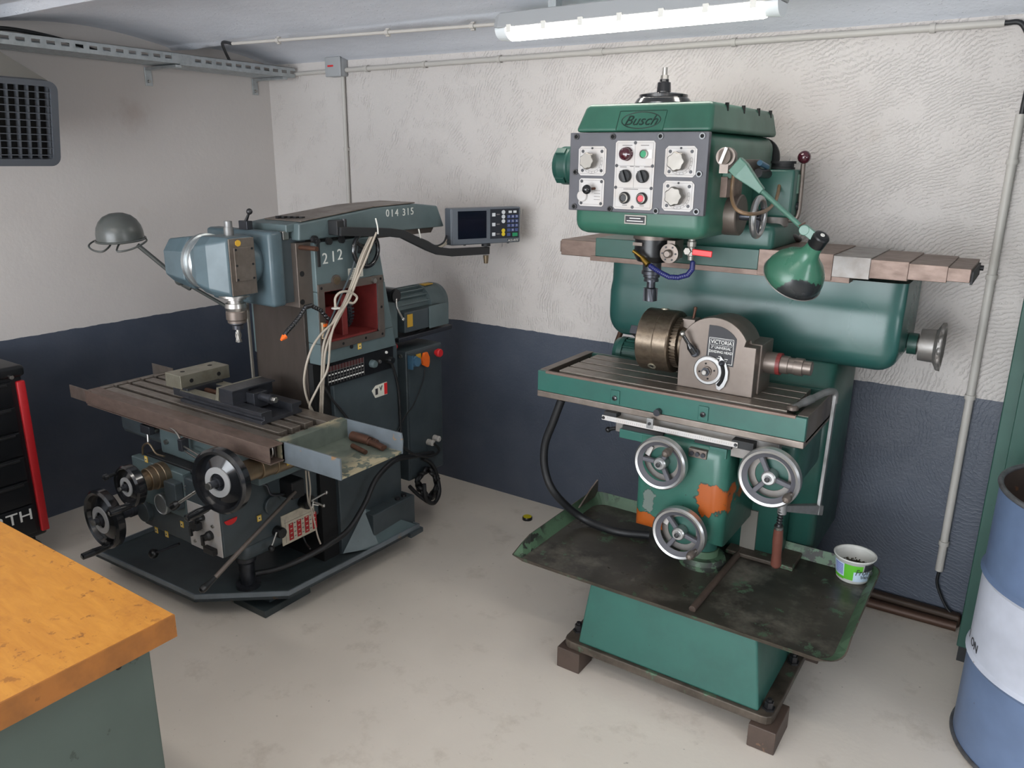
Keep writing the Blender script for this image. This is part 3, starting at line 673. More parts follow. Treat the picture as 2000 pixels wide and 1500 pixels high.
# motor on the back of the column
mc = V((1.335, 0, 1.005)); R_ = .088
m = MB(); m.lathe((mc.x, -.60, mc.z), Y_, [(R_ * .8, 0), (R_ * .82, .02), (R_ * .82, .24), (R_, .245), (R_, .345), (R_ * .93, .375), (R_ * .7, .395), (.0, .40)], 40); mo = m.build('motor', 'mill_paint', LM)
for i in range(18):
    a = 2 * PI * i / 18; d = V((math.cos(a), 0, math.sin(a))); MB().obox(V((mc.x, -.47, mc.z)) + d * (R_ * .90), d, Y_, d.cross(Y_), R_ * .10, .11, .0035).build('fin', 'mill_paint', mo)
MB().box(mc.x + .05, mc.x + .125, -.58, -.30, mc.z - .085, mc.z + .005).build('terminal_box', 'mill_paint_shade', mo, bevel=.006)
MB().box(mc.x + .125, mc.x + .131, -.42, -.285, mc.z - .088, mc.z + .012).build('terminal_lid', 'mill_paint', mo, bevel=.002)
MB().box(mc.x + .1255, mc.x + .127, -.565, -.53, mc.z - .06, mc.z - .005).build('rating_plate', 'label_yellow', mo)
q = PX(810, 562, 1.36); MB().obox((mc.x + .02, -.31, mc.z + R_ * .985), X_, Y_, Z_, .016, .03, .002).build('warning_label', 'label_yellow', mo)
MB().box(1.20, 1.44, -.74, -.60, .90, 1.12).build('motor_mount', 'mill_paint', LM, bevel=.006)
MB().box(1.20, 1.46, -.62, -.25, .885, .905).build('motor_base', 'vise_black', LM, bevel=.003)
kn = PX(775, 578, 1.48); m = MB(); m.cyl((1.42, kn.y, kn.z), (1.47, kn.y, kn.z), .03, n=24).cyl((1.47, kn.y, kn.z), (1.48, kn.y, kn.z), .026, n=24); o = m.build('speed_knob', 'black_plastic', LM)
m = MB(); m.tube([(1.475, kn.y, kn.z - .01), PX(775, 600, 1.49), PX(786, 622, 1.50)], .005, 8).sphere(PX(787, 624, 1.50), .009, 10); m.build('knob_lever', 'bright_steel', o)
m = MB(); m.tube([PX(830, 632, 1.43), PX(826, 642, 1.43), PX(800, 657, 1.43), PX(768, 661, 1.43)], .008, 8); m.build('motor_cable', 'rubber', LM)
# control strip on the column with speed chart
MB().box(1.518, 1.530, -1.108, -.735, .815, .903).build('control_strip', 'black_plastic', LM)
cs = LM
def onside(px, py, x): return PX(px, py, x)
y0 = PX(641, 735, 1.531).y; y1 = PX(711, 715, 1.531).y
for i in range(13):
    y = y0 + (y1 - y0) * i / 12; MB().box(1.530, 1.5308, y - .0006, y + .0006, .822, .893).build('chart_line', 'print_grey', LM)
for z in (.872, .846): MB().box(1.530, 1.5308, y0, y1, z - .0006, z + .0006).build('chart_line', 'print_grey', LM)
for i in range(12):
    y = y0 + (y1 - y0) * (i + .5) / 12
    MB().box(1.530, 1.531, y - .004, y + .004, .857, .862).build('chart_mark', 'white_print', LM); MB().box(1.530, 1.531, y - .0055, y + .0055, .831, .836).build('chart_mark', 'white_print', LM)
    MB().box(1.530, 1.5306, y - .006, y + .006, .874, .892).build('chart_cell', 'chart_red', LM)
for (px, py, r, mt, h) in ((726, 710, .016, 'mill_paint', .022), (740, 706, .008, 'bright_steel', .01), (754, 688, .006, 'white_plastic', .006), (757, 702, .016, 'black_plastic', .03)):
    c_ = PX(px, py, 1.53); m = MB(); m.lathe(c_, X_, [(r, 0), (r, h * .6), (r * .8, h)], 18); m.build('knob', mt, LM)
q = PX(741, 760, 1.5185); m = MB(); m.prism([q + Y_ * a + Z_ * b_ for a, b_ in ((-.045, .002), (-.022, .02), (.042, .022), (.042, -.03), (-.028, -.03))], X_ * .004); o = m.build('badge', 'label_paper', LM, label='small white badge with a red end')
MB().box(1.5225, 1.5235, q.y + .024, q.y + .041, q.z - .028, q.z + .02).build('badge_red', 'red_plastic', o); MB().box(1.5225, 1.5235, q.y - .028, q.y - .014, q.z - .018, q.z + .008).build('badge_blue', 'ink', o)
m = MB(); m.prism([(1.5225, q.y - .004, q.z + .012), (1.5225, q.y + .004, q.z - .008), (1.5225, q.y + .014, q.z + .014), (1.5225, q.y + .009, q.z + .014), (1.5225, q.y + .004, q.z + .002), (1.5225, q.y, q.z + .012)], (.001, 0, 0)); m.build('badge_mark', 'mill_paint_shade', o)
# electrical cabinet behind the column
EC = MB().rbox(1.225, 1.47, -.590, -.347, .238, .842, .006, 2).build('electric_cabinet', 'mill_paint_shade', LM)
MB().box(1.47, 1.474, -.582, -.352, .246, .834).build('cabinet_door', 'mill_paint_shade', EC, bevel=.002)
q = PX(805, 705, 1.474); m = MB(); m.lathe(q, X_, [(.024, 0), (.024, .02), (.02, .022), (.02, .035)], 20).box(1.474, 1.50, q.y - .03, q.y - .022, q.z - .03, q.z + .03); m.build('wall_socket', 'socket_blue', EC)
MB().box(1.474, 1.478, PX(816, 690, 1.475).y - .012, PX(816, 690, 1.475).y + .018, .775, .82).build('socket_plate', 'label_yellow', EC)
q = PX(829, 703, 1.48); m = MB(); m.prism([q + Y_ * a + Z_ * b_ for a, b_ in ((-.012, .036), (.010, .036), (.024, .01), (.024, -.012), (.018, -.032), (.008, -.034), (-.02, -.018), (-.026, .004))], X_ * .012); m.build('socket_flap', 'orange_plastic', EC, label='orange socket flap', bevel=.002)
q = PX(851, 688, 1.474); m = MB(); m.lathe(q, X_, [(.012, 0), (.012, .012), (.019, .012), (.019, .026), (.016, .03)], 20); m.build('stop_button', 'red_plastic', EC, label='red mushroom stop button')
q = PY(773, 676, -.59); m = MB(); m.lathe(q, -Y_, [(.012, 0), (.012, .015), (.009, .018)], 16); m.build('lamp_button', 'red_plastic', EC)
q = PY(783, 696, -.59); m = MB(); m.lathe(q, -Y_, [(.009, 0), (.009, .006), (.004, .006), (.004, .003)], 16); m.build('key_switch', 'bright_steel', EC)
for px, py in ((836, 863), (848, 855)):
    q = PX(px, py, 1.474); m = MB(); m.lathe(q, X_, [(.015, 0), (.015, .012), (.012, .012), (.012, .02), (.014, .02), (.014, .03), (.009, .034)], 14); m.build('cable_gland', 'pvc_grey', EC)
m = MB(); m.tube([PX(830, 722, 1.485), PX(826, 745, 1.49), PX(808, 790, 1.50), PX(790, 815, 1.52), PX(775, 845, 1.53)], .003, 6); m.build('thin_cable', 'rubber', LM)
m = MB(); m.tube([PX(632, 752, 1.525), PX(645, 775, 1.53), PX(665, 800, 1.535), PX(685, 825, 1.54)], .005, 8); m.build('thin_cable', 'rubber', LM)
m = MB(); m.tube([PX(760, 702, 1.54), PX(768, 718, 1.535), PX(778, 760, 1.525), PX(782, 830, 1.525), PX(782, 880, 1.522)], .006, 8); m.build('thin_cable', 'rubber', LM)
# ------------------------------------------------ knee and gearboxes
KY = -1.58
KN = MB().box(1.005, 1.487, KY, -1.14, .297, .560).build('knee', 'mill_paint_shade', LM, bevel=.008)
MB().rbox(1.24, 1.485, -1.50, -1.16, .235, .31, .03, 3).build('knee_sump', 'mill_paint_shade', LM)
MB().box(.985, 1.30, KY - .006, KY + .03, .40, .572).build('knee_cover', 'mill_paint', LM, bevel=.004)
MB().box(1.232, 1.30, KY - .04, KY - .006, .445, .545).build('feed_gearbox', 'mill_paint_shade', LM, bevel=.005)
MB().box(1.02, 1.30, KY + .03, -1.20, .560, .578).build('knee_top', 'black_matte', LM, bevel=.004)
m = MB(); m.tube([(1.02, -1.56, .575), (1.03, -1.56, .61), (1.07, -1.56, .63), (1.11, -1.56, .60), (1.16, -1.56, .60)], .004, 6); m.build('hose_guard', 'brass_steel', LM)
cp = MB().box(1.305, 1.484, KY - .004, KY, .302, .475).build('control_panel', 'plate_white', LM, label='white control panel with black knobs', bevel=.001)
for (px, py, r) in ((389, 1027, .016), (412, 1045, .017), (397, 1010, .011)):
    q = PY(px, py, KY - .004); m = MB(); m.lathe(q, -Y_, [(r, 0), (r, .012), (r * .75, .02), (r * .7, .034)], 18); m.build('knob', 'black_plastic', cp); 
    MB().obox(q - Y_ * .034 - Z_ * r * .4, X_, Y_, Z_, r * .35, .004, r * 1.1).build('pointer', 'black_plastic', cp)
for (px, py) in ((377, 1009), (387, 1003), (416, 1028), (382, 1056), (397, 1063)):
    q = PY(px, py, KY - .004); m = MB(); m.lathe(q, -Y_, [(.006, 0), (.006, .005), (.003, .006)], 12); m.build('indicator', 'bright_steel', cp)
q = PY(415, 1073, KY - .004); MB().box(q.x - .03, q.x + .03, q.y - .018, q.y, q.z - .012, q.z + .012).build('selector', 'black_plastic', cp, bevel=.003)
m = MB(); q = PY(382, 1026, KY - .03); m.obox(q, X_, Y_, Z_, .02, .012, .012); m.build('grip', 'black_matte', cp)
def marker(p, n_, par=LM):
    n_ = V(n_); u = X_ if abs(n_.y) > .5 else Y_
    o = MB().obox(V(p) + n_ * .001, u, n_, Z_, .009, .001, .0115).build('oil_marker', 'marker_yellow', par)
    MB().obox(V(p) + n_ * .0021, u, n_, Z_, .006, .0003, .008).build('marker_field', 'marker_cream', o)
    MB().cyl(V(p) + n_ * .002, V(p) + n_ * .0032, .003, n=8).build('marker_dot', 'ink', o)
for px, py in ((286, 897), (288, 976), (337, 971), (306, 1035), (326, 1043), (356, 1024)): marker(PY(px, py, KY - .007 if py < 960 else KY), -Y_)
marker(PX(506, 1012, 1.4885), X_); marker(PX(702, 676, XR), X_)
q = PX(686, 677, XR); MB().cyl(q, q + X_ * .004, .008, n=12).build('oil_plug', 'screw_dark', LM)
# dials and handwheels on the knee
def black_wheel(c, R, ang, par, axle=.03, hlen=.09, A=(0, -1, 0), knob=None):
    c = V(c); A = V(A).normalized(); m = MB(); m.lathe(c, A, [(R * .94, -.020), (R, -.014), (R, .010), (R * .93, .018), (R * .84, .014), (R * .78, -.002), (R * .45, .012), (R * .30, .013)], 48, cap=False)
    m.lathe(c, A, [(R * .94, -.020), (R * .3, -.016)], 48, cap=False); o = m.build('handwheel', 'black_gloss', par)
    m = MB(); m.lathe(c, A, [(R * .46, .012), (R * .46, .016), (R * .27, .016), (R * .27, .010)], 36, cap=False); m.build('hub_ring', 'hub_alu', o)
    m = MB(); m.lathe(c, A, [(R * .27, -.01), (R * .27, .008), (R * .17, .008), (R * .17, .024), (R * .11, .024), (R * .11, .024 + axle)], 24); m.build('axle', 'vise_black', o)
    m = MB(); m.lathe(c, A, [(R * .10, .024 + axle), (R * .10, .030 + axle)], 20); m.build('axle_tip', 'bright_steel', o)
    u = (X_ - A * A.x).normalized(); w_ = (Z_ - A * A.z).normalized()
    h = c + (u * math.cos(ang) + w_ * math.sin(ang)) * (R * .88) + A * .016
    m = MB(); m.lathe(h, A, [(.009, 0), (.009, .01), (.011, .014), (.014, hlen * .6), (.012, hlen), (.006, hlen + .003)], 16); g = m.build('crank_handle', 'black_gloss', o)
    m = MB(); m.lathe(h + A * (hlen + .001), A, [(.006, 0), (.006, .003)], 12); m.build('handle_screw', 'bright_steel', g)
    if knob is not None:
        h = c + (u * math.cos(knob) + w_ * math.sin(knob)) * (R * .9) + A * .01; m = MB(); m.lathe(h, A, [(.006, 0), (.006, .03), (.011, .034), (.011, .046), (.004, .05)], 14); m.build('spin_knob', 'black_plastic', o)
    return o
def collar(p0, p1, rs, par, mt='brass_steel'):
    p0, p1 = V(p0), V(p1); d = p1 - p0; L = d.length; n_ = len(rs); prof = []
    for i, r in enumerate(rs): prof += [(r, L * i / n_), (r, L * (i + 1) / n_ - .0015), (r * .97, L * (i + 1) / n_)]
    m = MB(); m.lathe(p0, d, prof, 32); return m.build('dial_collar', mt, par)
s1 = V((1.192, 0, .549)); collar((s1.x, KY - .006, s1.z), (s1.x, -1.70, s1.z), (.047, .045, .041, .030, .028), LM)
wc = V((s1.x, -1.716, s1.z)); black_wheel(wc, RAD(42, wc), -1.0, LM, .012, hlen=.085, knob=2.6)
s2 = V((.978, 0, .362)); collar((s2.x + .06, KY, s2.z + .0), (s2.x + .06, KY - .02, s2.z), (.04,), LM, 'mill_paint_shade'); collar((s2.x, KY, s2.z), (s2.x, -1.70, s2.z), (.03, .026, .022), LM, 'vise_black')
wc2 = V((s2.x, -1.712, s2.z)); black_wheel(wc2, RAD(60, wc2), -1.15, LM, .015, hlen=.10)
s3 = V((1.622, -1.655, .652)); collar((s3.x, -1.34, s3.z), (s3.x, -1.635, s3.z), (.045, .045, .042, .036, .032), LM)
black_wheel(s3, RAD(67, s3), -1.95, LM, .028, hlen=.10, A=(.20, -1, .04))
MB().box(1.60, 1.71, -1.36, -1.24, .60, .70).build('cross_feed_block', 'mill_paint_shade', LM, bevel=.006)
marker(V((s3.x + .046, -1.42, s3.z)), X_)
dq = PY(314, 985, KY - .03); m = MB(); m.lathe((dq.x, KY, dq.z), -Y_, [(.036, 0), (.036, .012), (.040, .014), (.040, .030), (.036, .033), (.034, .031)], 32); m.build('feed_dial', 'galv', LM)
m = MB(); a = PY(386, 958, -1.62); b_ = PY(345, 985, -1.66); m.cyl(a, b_, .0055, n=10); o = m.build('lever_rod', 'bright_steel', LM); m = MB(); m.lathe(b_, b_ - a, [(.008, -.012), (.014, 0), (.014, .02), (.008, .028)], 14); m.build('lever_knob', 'black_plastic', o)
m = MB(); a = PY(350, 1062, -1.56); b_ = PY(300, 1081, -1.60); m.cyl(a, b_, .005, n=10); o = m.build('lever_rod', 'vise_black', LM); MB().sphere(b_, .019, 14).build('lever_knob', 'black_plastic', o)
for k in range(6): q = PY(357, 948 + k * 6, KY - .003); MB().box(q.x - .012, q.x + .012, KY - .004, KY, q.z - .002, q.z + .002).build('scale_mark', 'print_grey', LM)
# right side of the knee
q = PX(450, 1014, 1.488); m = MB(); m.prism([q + Y_ * (.026 * math.cos(a)) + Z_ * (.020 * math.sin(a)) for a in [PI + PI * i / 10 for i in range(11)]], X_ * .003); m.build('red_mark', 'red_plastic', LM)
for (px, py, r, h, mt) in ((530, 985, .036, .014, 'mill_paint_shade'), (590, 980, .022, .04, 'black_plastic'), (540, 1037, .021, .035, 'black_plastic'), (567, 960, .026, .03, 'mill_paint_shade')):
    q = PX(px, py, 1.488); m = MB(); m.lathe(q, X_, [(r, 0), (r, h * .8), (r * .9, h)], 24); m.build('boss', mt, LM)
m = MB(); a = PX(540, 1040, 1.525); b_ = PX(531, 1066, 1.535); m.cyl(a, b_, .004, n=8); o = m.build('lever_rod', 'bright_steel', LM); MB().sphere(PX(530, 1071, 1.535), .012, 12).build('lever_knob', 'black_plastic', o)
m = MB(); m.tube([PX(503, 945, 1.50), PX(520, 948, 1.51), PX(530, 966, 1.515), PX(555, 965, 1.515)], .005, 8).sphere(PX(563, 962, 1.515), .011, 12); m.build('bent_lever', 'vise_black', LM)
a = PX(577, 960, 1.56); b_ = PX(420, 1128, 1.58); m = MB(); m.cyl(a, b_, .0065, .0085, 12); o = m.build('long_lever', 'head_steel', LM, label='long steel shift lever with black tip'); m = MB(); e_ = PX(400, 1147, 1.58); m.lathe(b_, e_ - b_, [(.009, 0), (.010, .02), (.013, .045), (.012, .058), (.005, .064)], 14); m.build('lever_knob', 'black_plastic', o)
m = MB(); m.obox((1.50, a.y + .02, a.z), X_, Y_, Z_, .055, .03, .035); m.build('lever_block', 'black_matte', LM, bevel=.006)
a = PX(608, 978, 1.53); m = MB(); m.cyl(a - X_ * .04, a, .02, n=18); o = m.build('boss', 'black_plastic', LM)
for px, py in ((637, 962), (632, 988)):
    b_ = PX(px, py, 1.545); m = MB(); m.cyl(a, b_, .004, n=8).sphere(b_, .008, 10); m.build('lever_rod', 'bright_steel', o)
fp = [PX(548, 1010, 1.4885), PX(612, 979, 1.4885), PX(614, 1037, 1.4885), PX(553, 1066, 1.4885)]
fy0 = fp[0].y; fy1 = fp[1].y; fz1 = (fp[0].z + fp[1].z) / 2; fz0 = (fp[2].z + fp[3].z) / 2
fpl = MB().box(1.487, 1.4905, fy0, fy1, fz0, fz1).build('feed_chart', 'plate_cream', LM, label='cream feed-rate chart with red columns')
for i in range(4):
    y = fy0 + (fy1 - fy0) * (.20 + .24 * i); z1_ = fz0 + (fz1 - fz0) * .64
    MB().box(1.4905, 1.4915, y, y + .021, fz0 + .010, z1_).build('red_column', 'table_red', fpl)
    for k in range(4):
        zz = fz0 + .02 + k * .018
        MB().box(1.4915, 1.492, y + .006, y + .015, zz - .002, zz + .002).build('figure', 'plate_cream', fpl)
        if i: MB().box(1.4905, 1.4912, y - .013, y - .005, zz - .002, zz + .002).build('figure', 'print_grey', fpl)
MB().box(1.4905, 1.4912, fy0 + .012, fy1 - .004, fz1 - .034, fz1 - .033).build('rule', 'print_grey', fpl); MB().box(1.4905, 1.4912, fy0 + .016, fy0 + .017, fz0 + .006, fz1 - .02).build('rule', 'print_grey', fpl)
m = MB(); m.lathe((1.40, -1.43, .092), Z_, [(.045, 0), (.045, .015), (.028, .017), (.028, .10), (.036, .11), (.036, .15)], 28); m.build('lift_screw', 'vise_black', LM)
# ------------------------------------------------ saddle and table
MB().box(1.06, 1.62, -1.51, -1.15, .578, .690).build('saddle', 'mill_paint', LM, bevel=.008)
MB().box(1.25, 1.45, -1.53, -1.51, .60, .69).build('saddle_cover', 'mill_paint', LM, bevel=.004)
MB().box(.78, 1.06, -1.50, -1.20, .60, .700).build('table_bracket', 'mill_paint_shade', LM, bevel=.02)
for px, py, dx in ((287, 836, .0), (300, 842, .0), (322, 864, .0)):
    q = PY(px, py, -1.52); m = MB(); m.cyl(q, q + Y_ * .03, .009, n=12); m.build('stud', 'bright_steel', LM)
q = PY(288, 838, -1.53); m = MB(); m.obox(q, X_, Y_, Z_, .03, .012, .016); o = m.build('trip_dog', 'vise_black', LM, bevel=.003); m = MB(); m.cyl(q, q + V((.012, -.01, -.045)), .005, n=8); m.build('dog_pin', 'bright_steel', o)
m = MB(); m.tube([PY(325, 832, -1.55), PY(342, 842, -1.56), PY(353, 860, -1.57), PY(357, 872, -1.57)], .004, 8); m.build('steel_pipe', 'bright_steel', LM)
for dz in (0, .016): m = MB(); m.cyl(PY(360, 872, -1.57) - Z_ * dz, PY(392, 892, -1.60) - Z_ * dz, .0035, n=8); m.build('steel_pipe', 'bright_steel', LM)
m = MB(); m.obox(PY(358, 868, -1.565), X_, Y_, Z_, .012, .015, .022); m.build('pipe_clamp', 'vise_black', LM, bevel=.003)
TB = MB().box(.66, 1.70, -1.500, -1.212, .690, .738).build('table', 'column_way', LM, bevel=.003)  # darker metal puts the shade of the slots into the colour
edges = [-1.500, -1.452, -1.395, -1.338, -1.281, -1.212]; gap = .019
for i in range(5):
    ya = edges[i] + (gap / 2 if i else 0); yb = edges[i + 1] - (gap / 2 if i < 4 else 0)
    m = MB(); m.box(.70, 1.655 if 0 < i < 4 else 1.70, ya, yb, .738, .760); m.build('table_rail', 'table_steel', TB, bevel=.0015)
    m = MB(); m.box(.66, .685, ya, yb, .738, .760); m.build('table_rail', 'table_steel', TB, bevel=.0015)
    if 0 < i < 4: m = MB(); m.box(1.668, 1.70, ya, yb, .738, .748); m.build('table_rail', 'table_steel', TB, bevel=.0015)
m = MB(); m.box(.66, 1.745, -1.555, -1.501, .757, .762).box(.66, 1.745, -1.558, -1.553, .708, .762).box(.66, 1.745, -1.555, -1.50, .70, .704); m.build('front_guard', 'rust_plate', TB, label='long bare steel guard channel', bevel=.001)
m = MB(); m.box(.545, .70, -1.5565, -1.5535, .713, .765); m.build('guard_end', 'cast_steel', TB); m = MB(); m.box(.57, .72, -1.214, -1.211, .735, .785); m.build('guard_end', 'cast_steel', TB)
m = MB(); m.box(.62, .66, -1.48, -1.23, .70, .752); m.build('table_end', 'cast_steel', TB, bevel=.004)
m = MB(); m.tube([(1.70, -1.53, .755), (1.725, -1.53, .752), (1.728, -1.53, .73), (1.72, -1.53, .715)], .004, 6, 3); m.build('guard_hook', 'bright_steel', TB)
ET = MB().box(1.735, 1.995, -1.488, -1.212, .690, .697).build('end_tray', 'tray_worn', LM, label='worn grey tool tray on the table end')
MB().box(1.730, 1.996, -1.494, -1.487, .688, .760).build('tray_wall', 'tray_side', ET, bevel=.001)
m = MB(); m.prism([(1.73, -1.213, .688), (1.996, -1.213, .688), (2.0, -1.213, .735), (1.995, -1.213, .762), (1.73, -1.213, .762)], (0, .006, 0)); m.build('tray_wall', 'tray_side', ET, bevel=.001)
MB().box(1.705, 1.742, -1.494, -1.207, .690, .761).build('tray_wall', 'tray_worn', ET, bevel=.001)
# cables: sheathed scale cables, hose along the base
cab = [[(728, 452), (705, 500), (690, 545), (672, 590), (655, 620), (640, 650), (631, 680), (628, 740), (625, 808)], [(733, 453), (712, 500), (696, 545), (678, 590), (660, 625), (645, 655), (635, 690), (632, 740), (629, 808)],
       [(731, 452), (709, 498), (693, 546), (675, 588), (655, 625), (625, 655), (605, 690), (594, 740), (600, 780), (612, 805)], [(735, 454), (715, 505), (698, 545), (682, 585), (660, 620), (646, 660), (640, 720), (622, 755), (605, 790), (608, 803)]]
for k, c_ in enumerate(cab):
    m = MB(); m.tube([PX(a, b2, 1.585 + .006 * k - (.08 if b2 > 700 else 0) * (b2 - 700) / 110) for a, b2 in c_], .0042, 8); m.build('scale_cable', 'beige_cable', LM)
m = MB(); m.tube([PX(675, 588, 1.60), PX(690, 592, 1.605), PX(697, 580, 1.61), PX(682, 570, 1.61), PX(665, 571, 1.605), PX(655, 582, 1.6), PX(655, 600, 1.6)], .0045, 8); m.build('cable_loop', 'beige_cable', LM)
q = PX(656, 602, 1.6); m = MB(); m.ring(q, Z_, .014, .0025, 20, 6); m.build('cable_tie', 'tie', LM)
m = MB(); m.tube([PX(700, 470, 1.57), PX(690, 520, 1.57), PX(665, 580, 1.57), PX(640, 640, 1.57), PX(632, 660, 1.565)], .004, 6); m.build('thin_cable', 'mill_paint_shade', LM)
q = PX(632, 645, 1.55); m = MB(); m.cyl(q - Z_ * .03, q + Z_ * .03, .012, n=14); o = m.build('coolant_valve', 'brass_steel', LM); MB().obox(q + X_ * .010 + Z_ * .02, X_, Y_, Z_, .004, .008, .005).build('valve_tap', 'orange_plastic', o)
m = MB(); m.tube([PX(845, 885, 1.49), PX(800, 892, 1.53), PX(770, 900, 1.56), PX(735, 935, 1.585), PX(712, 985, 1.59), PX(680, 1035, 1.585), PX(640, 1065, 1.58), PX(590, 1092, 1.55), PX(540, 1112, 1.50), PX(500, 1120, 1.45)], .011, 10); m.build('supply_hose', 'rubber', LM, label='thick black supply hose')
m = MB(); m.tube([PX(848, 866, 1.51), PX(858, 880, 1.51), PX(840, 892, 1.53), PX(810, 888, 1.56), PX(785, 872, 1.56)], .006, 8); m.build('supply_hose', 'rubber', LM)
for pts in ([(597, 918), (599, 950), (602, 980), (607, 992), (612, 1010), (620, 1045), (626, 1062)], [(602, 918), (606, 955), (605, 985), (614, 1000)]):
    m = MB(); m.tube([PX(a, b2, 1.55 + .03 * (b2 > 985)) for a, b2 in pts], .0035, 6); m.build('scale_cable', 'beige_cable', LM)
m = MB(); m.cyl(PX(610, 985, 1.575), PX(622, 987, 1.58), .002, n=6).cyl(PX(612, 979, 1.575), PX(610, 992, 1.58), .002, n=6); m.build('cable_tie', 'tie', LM)
m = MB(); m.tube([PX(592, 1048, 1.50), PX(598, 1062, 1.52), PX(606, 1072, 1.56)], .004, 6); m.build('thin_cable', 'rubber', LM)

# ---------------------------------------------------------------- coil of cable by the electric cabinet
m = MB(); pts = []
for i in range(46):
    a = i * .55; k = .55 + .45 * ((i * 7) % 11) / 10; pts.append(PX(836 + 24 * k * math.cos(a), 938 + (38 if math.sin(a) > 0 else 26) * k * math.sin(a), 1.47 + .05 * math.sin(i * 1.9)))
m.tube(pts, .0085, 8, 3)
m.tube([PX(826, 895, 1.50), PX(842, 905, 1.50), PX(852, 925, 1.50), PX(858, 960, 1.52), PX(848, 982, 1.53), PX(832, 975, 1.53), PX(828, 945, 1.52)], .010, 10)
m.tube([PX(800, 950, 1.49), PX(815, 965, 1.50), PX(835, 980, 1.53)], .009, 8)
for p in m.v: p.z = max(p.z, .001)
tag(m.build('cable_coil', 'rubber'), 'coil of thick black cable hanging by the wall beside the electric cabinet', 'cable')

# ---------------------------------------------------------------- digital readout on its arm
DR = thing('digital_readout', 'grey digital readout box with keypad on a cranked black arm', 'digital readout', (1.60, -.6, 1.25))
MB().box(1.528, 1.575, PX(657, 447, 1.55).y - .02, PX(657, 447, 1.55).y + .03, 1.378, 1.430).build('arm_clamp', 'black_matte', DR, bevel=.003)
q = PX(672, 434, 1.57); MB().cyl(q - Z_ * .02, q + Z_ * .012, .009, n=6).build('clamp_bolt', 'screw_dark', DR)
ap = [PX(662, 452, 1.575), PX(760, 454, 1.60), PX(785, 457, 1.61), PX(805, 467, 1.615), PX(835, 482, 1.625), PX(855, 490, 1.635), PX(880, 493, 1.64), PX(953, 489, 1.66)]
m = MB(); Q = []
for i in range(len(ap) - 1):
    for k in range(4): Q.append(ap[i].lerp(ap[i + 1], k / 4))
Q.append(ap[-1]); rings = []
for i, p in enumerate(Q):
    d = (Q[min(i + 1, len(Q) - 1)] - Q[max(i - 1, 0)]).normalized(); s = d.cross(Z_).normalized(); u = s.cross(d); rings.append([p + s * .011 + u * .016, p - s * .011 + u * .016, p - s * .011 - u * .016, p + s * .011 - u * .016])
m.loft(rings); m.build('support_arm', 'black_matte', DR, bevel=.002)
ae = ap[-1] - Y_ * .015
MB().cyl(ae - Z_ * .055, ae - Z_ * .02, .009, .013, 12).build('pivot_bolt', 'brass_steel', DR); MB().cyl(ae + Z_ * .02, ae + Z_ * .05, .02, n=16).build('pivot', 'black_matte', DR)
ud = V((.39, .92, 0)).normalized(); nd = V((.92, -.39, 0)).normalized()
dp = ae.dot(nd) + .0
def DP(px, py, off=0.0):   # pixel -> point on the readout's front plane
    d = _ray(px, py); return CAM + d * ((dp + .02 + off - CAM.dot(nd)) / d.dot(nd))
c4 = [DP(879, 407), DP(1016, 404), DP(1017, 473), DP(882, 480)]; dc = (c4[0] + c4[1] + c4[2] + c4[3]) / 4
W2 = ((c4[1] - c4[0]).dot(ud) + (c4[2] - c4[3]).dot(ud)) / 4; H2 = (c4[0].z - c4[3].z + c4[1].z - c4[2].z) / 4
def dbox(nm, u0, u1, v0, v1, mt, d0=0.0, d1=.002, par=DR, bevel=0):   # u,v in 0..1 over the front (v down)
    a = dc + ud * (W2 * (u0 + u1 - 1)) + Z_ * (H2 * (1 - v0 - v1)) + nd * ((d0 + d1) / 2)
    return MB().obox(a, ud, nd, Z_, W2 * (u1 - u0), (d1 - d0) / 2, H2 * (v1 - v0)).build(nm, mt, par, bevel=bevel)
dbox('housing', 0, 1, 0, 1, 'dro_case', -.055, 0, bevel=.006)
dbox('bezel', .015, .985, .02, .98, 'dro_case', 0, .004, bevel=.003)
dbox('screen', .09, .49, .08, .83, 'dro_screen', .004, .005)
kpd = dbox('keypad', .545, .965, .045, .86, 'dro_pad', .004, .005)
for v in (.15, .42, .69): dbox('key', .57, .615, v, v + .095, 'key_white', .005, .008, kpd, .001); dbox('key_print', .635, .68, v + .03, v + .06, 'print_grey', .005, .0055, kpd)
for v, mt in ((.09, 'key_white'), (.215, 'key_white'), (.34, 'key_white'), (.60, 'key_yellow'), (.70, 'key_yellow')): 
    a = dc + ud * (W2 * (2 * .733 - 1)) + Z_ * (H2 * (1 - 2 * (v + .045))); MB().cyl(a + nd * .005, a + nd * .008, .0085, n=16).build('key', mt, kpd)
for u in (.81, .88): dbox('key', u, u + .045, .10, .165, 'key_white', .005, .008, kpd, .001)
for r_ in range(5):
    for k in range(3):
        if r_ == 4 and k > 0: continue
        dbox('key', .79 + k * .058, .835 + k * .058, .22 + r_ * .125, .305 + r_ * .125, 'key_blue', .005, .008, kpd, .001)
dig = ['789', '456', '123', ' 0.']
for r_ in range(4):
    for k in range(3):
        if dig[r_][k] == ' ': continue
        a = dc + ud * (W2 * (2 * (.8125 + k * .058) - 1)) + Z_ * (H2 * (1 - 2 * (.2625 + r_ * .125))) + nd * .0084; text(dig[r_][k], .011, a, ud, Z_, 'white_print', kpd, 'digit', .0003)
dbox('key', .87, .945, .72, .82, 'key_green', .005, .008, kpd, .001)
a = dc + ud * (W2 * .76) - Z_ * (H2 * .86) + nd * .0045; dbox('name_strip', .80, .97, .89, .96, 'dro_pad', .004, .0045); text('ACU-RITE', .0125, a + nd * .0008, ud, Z_, 'white_print', DR, 'lettering', .0003, .3)
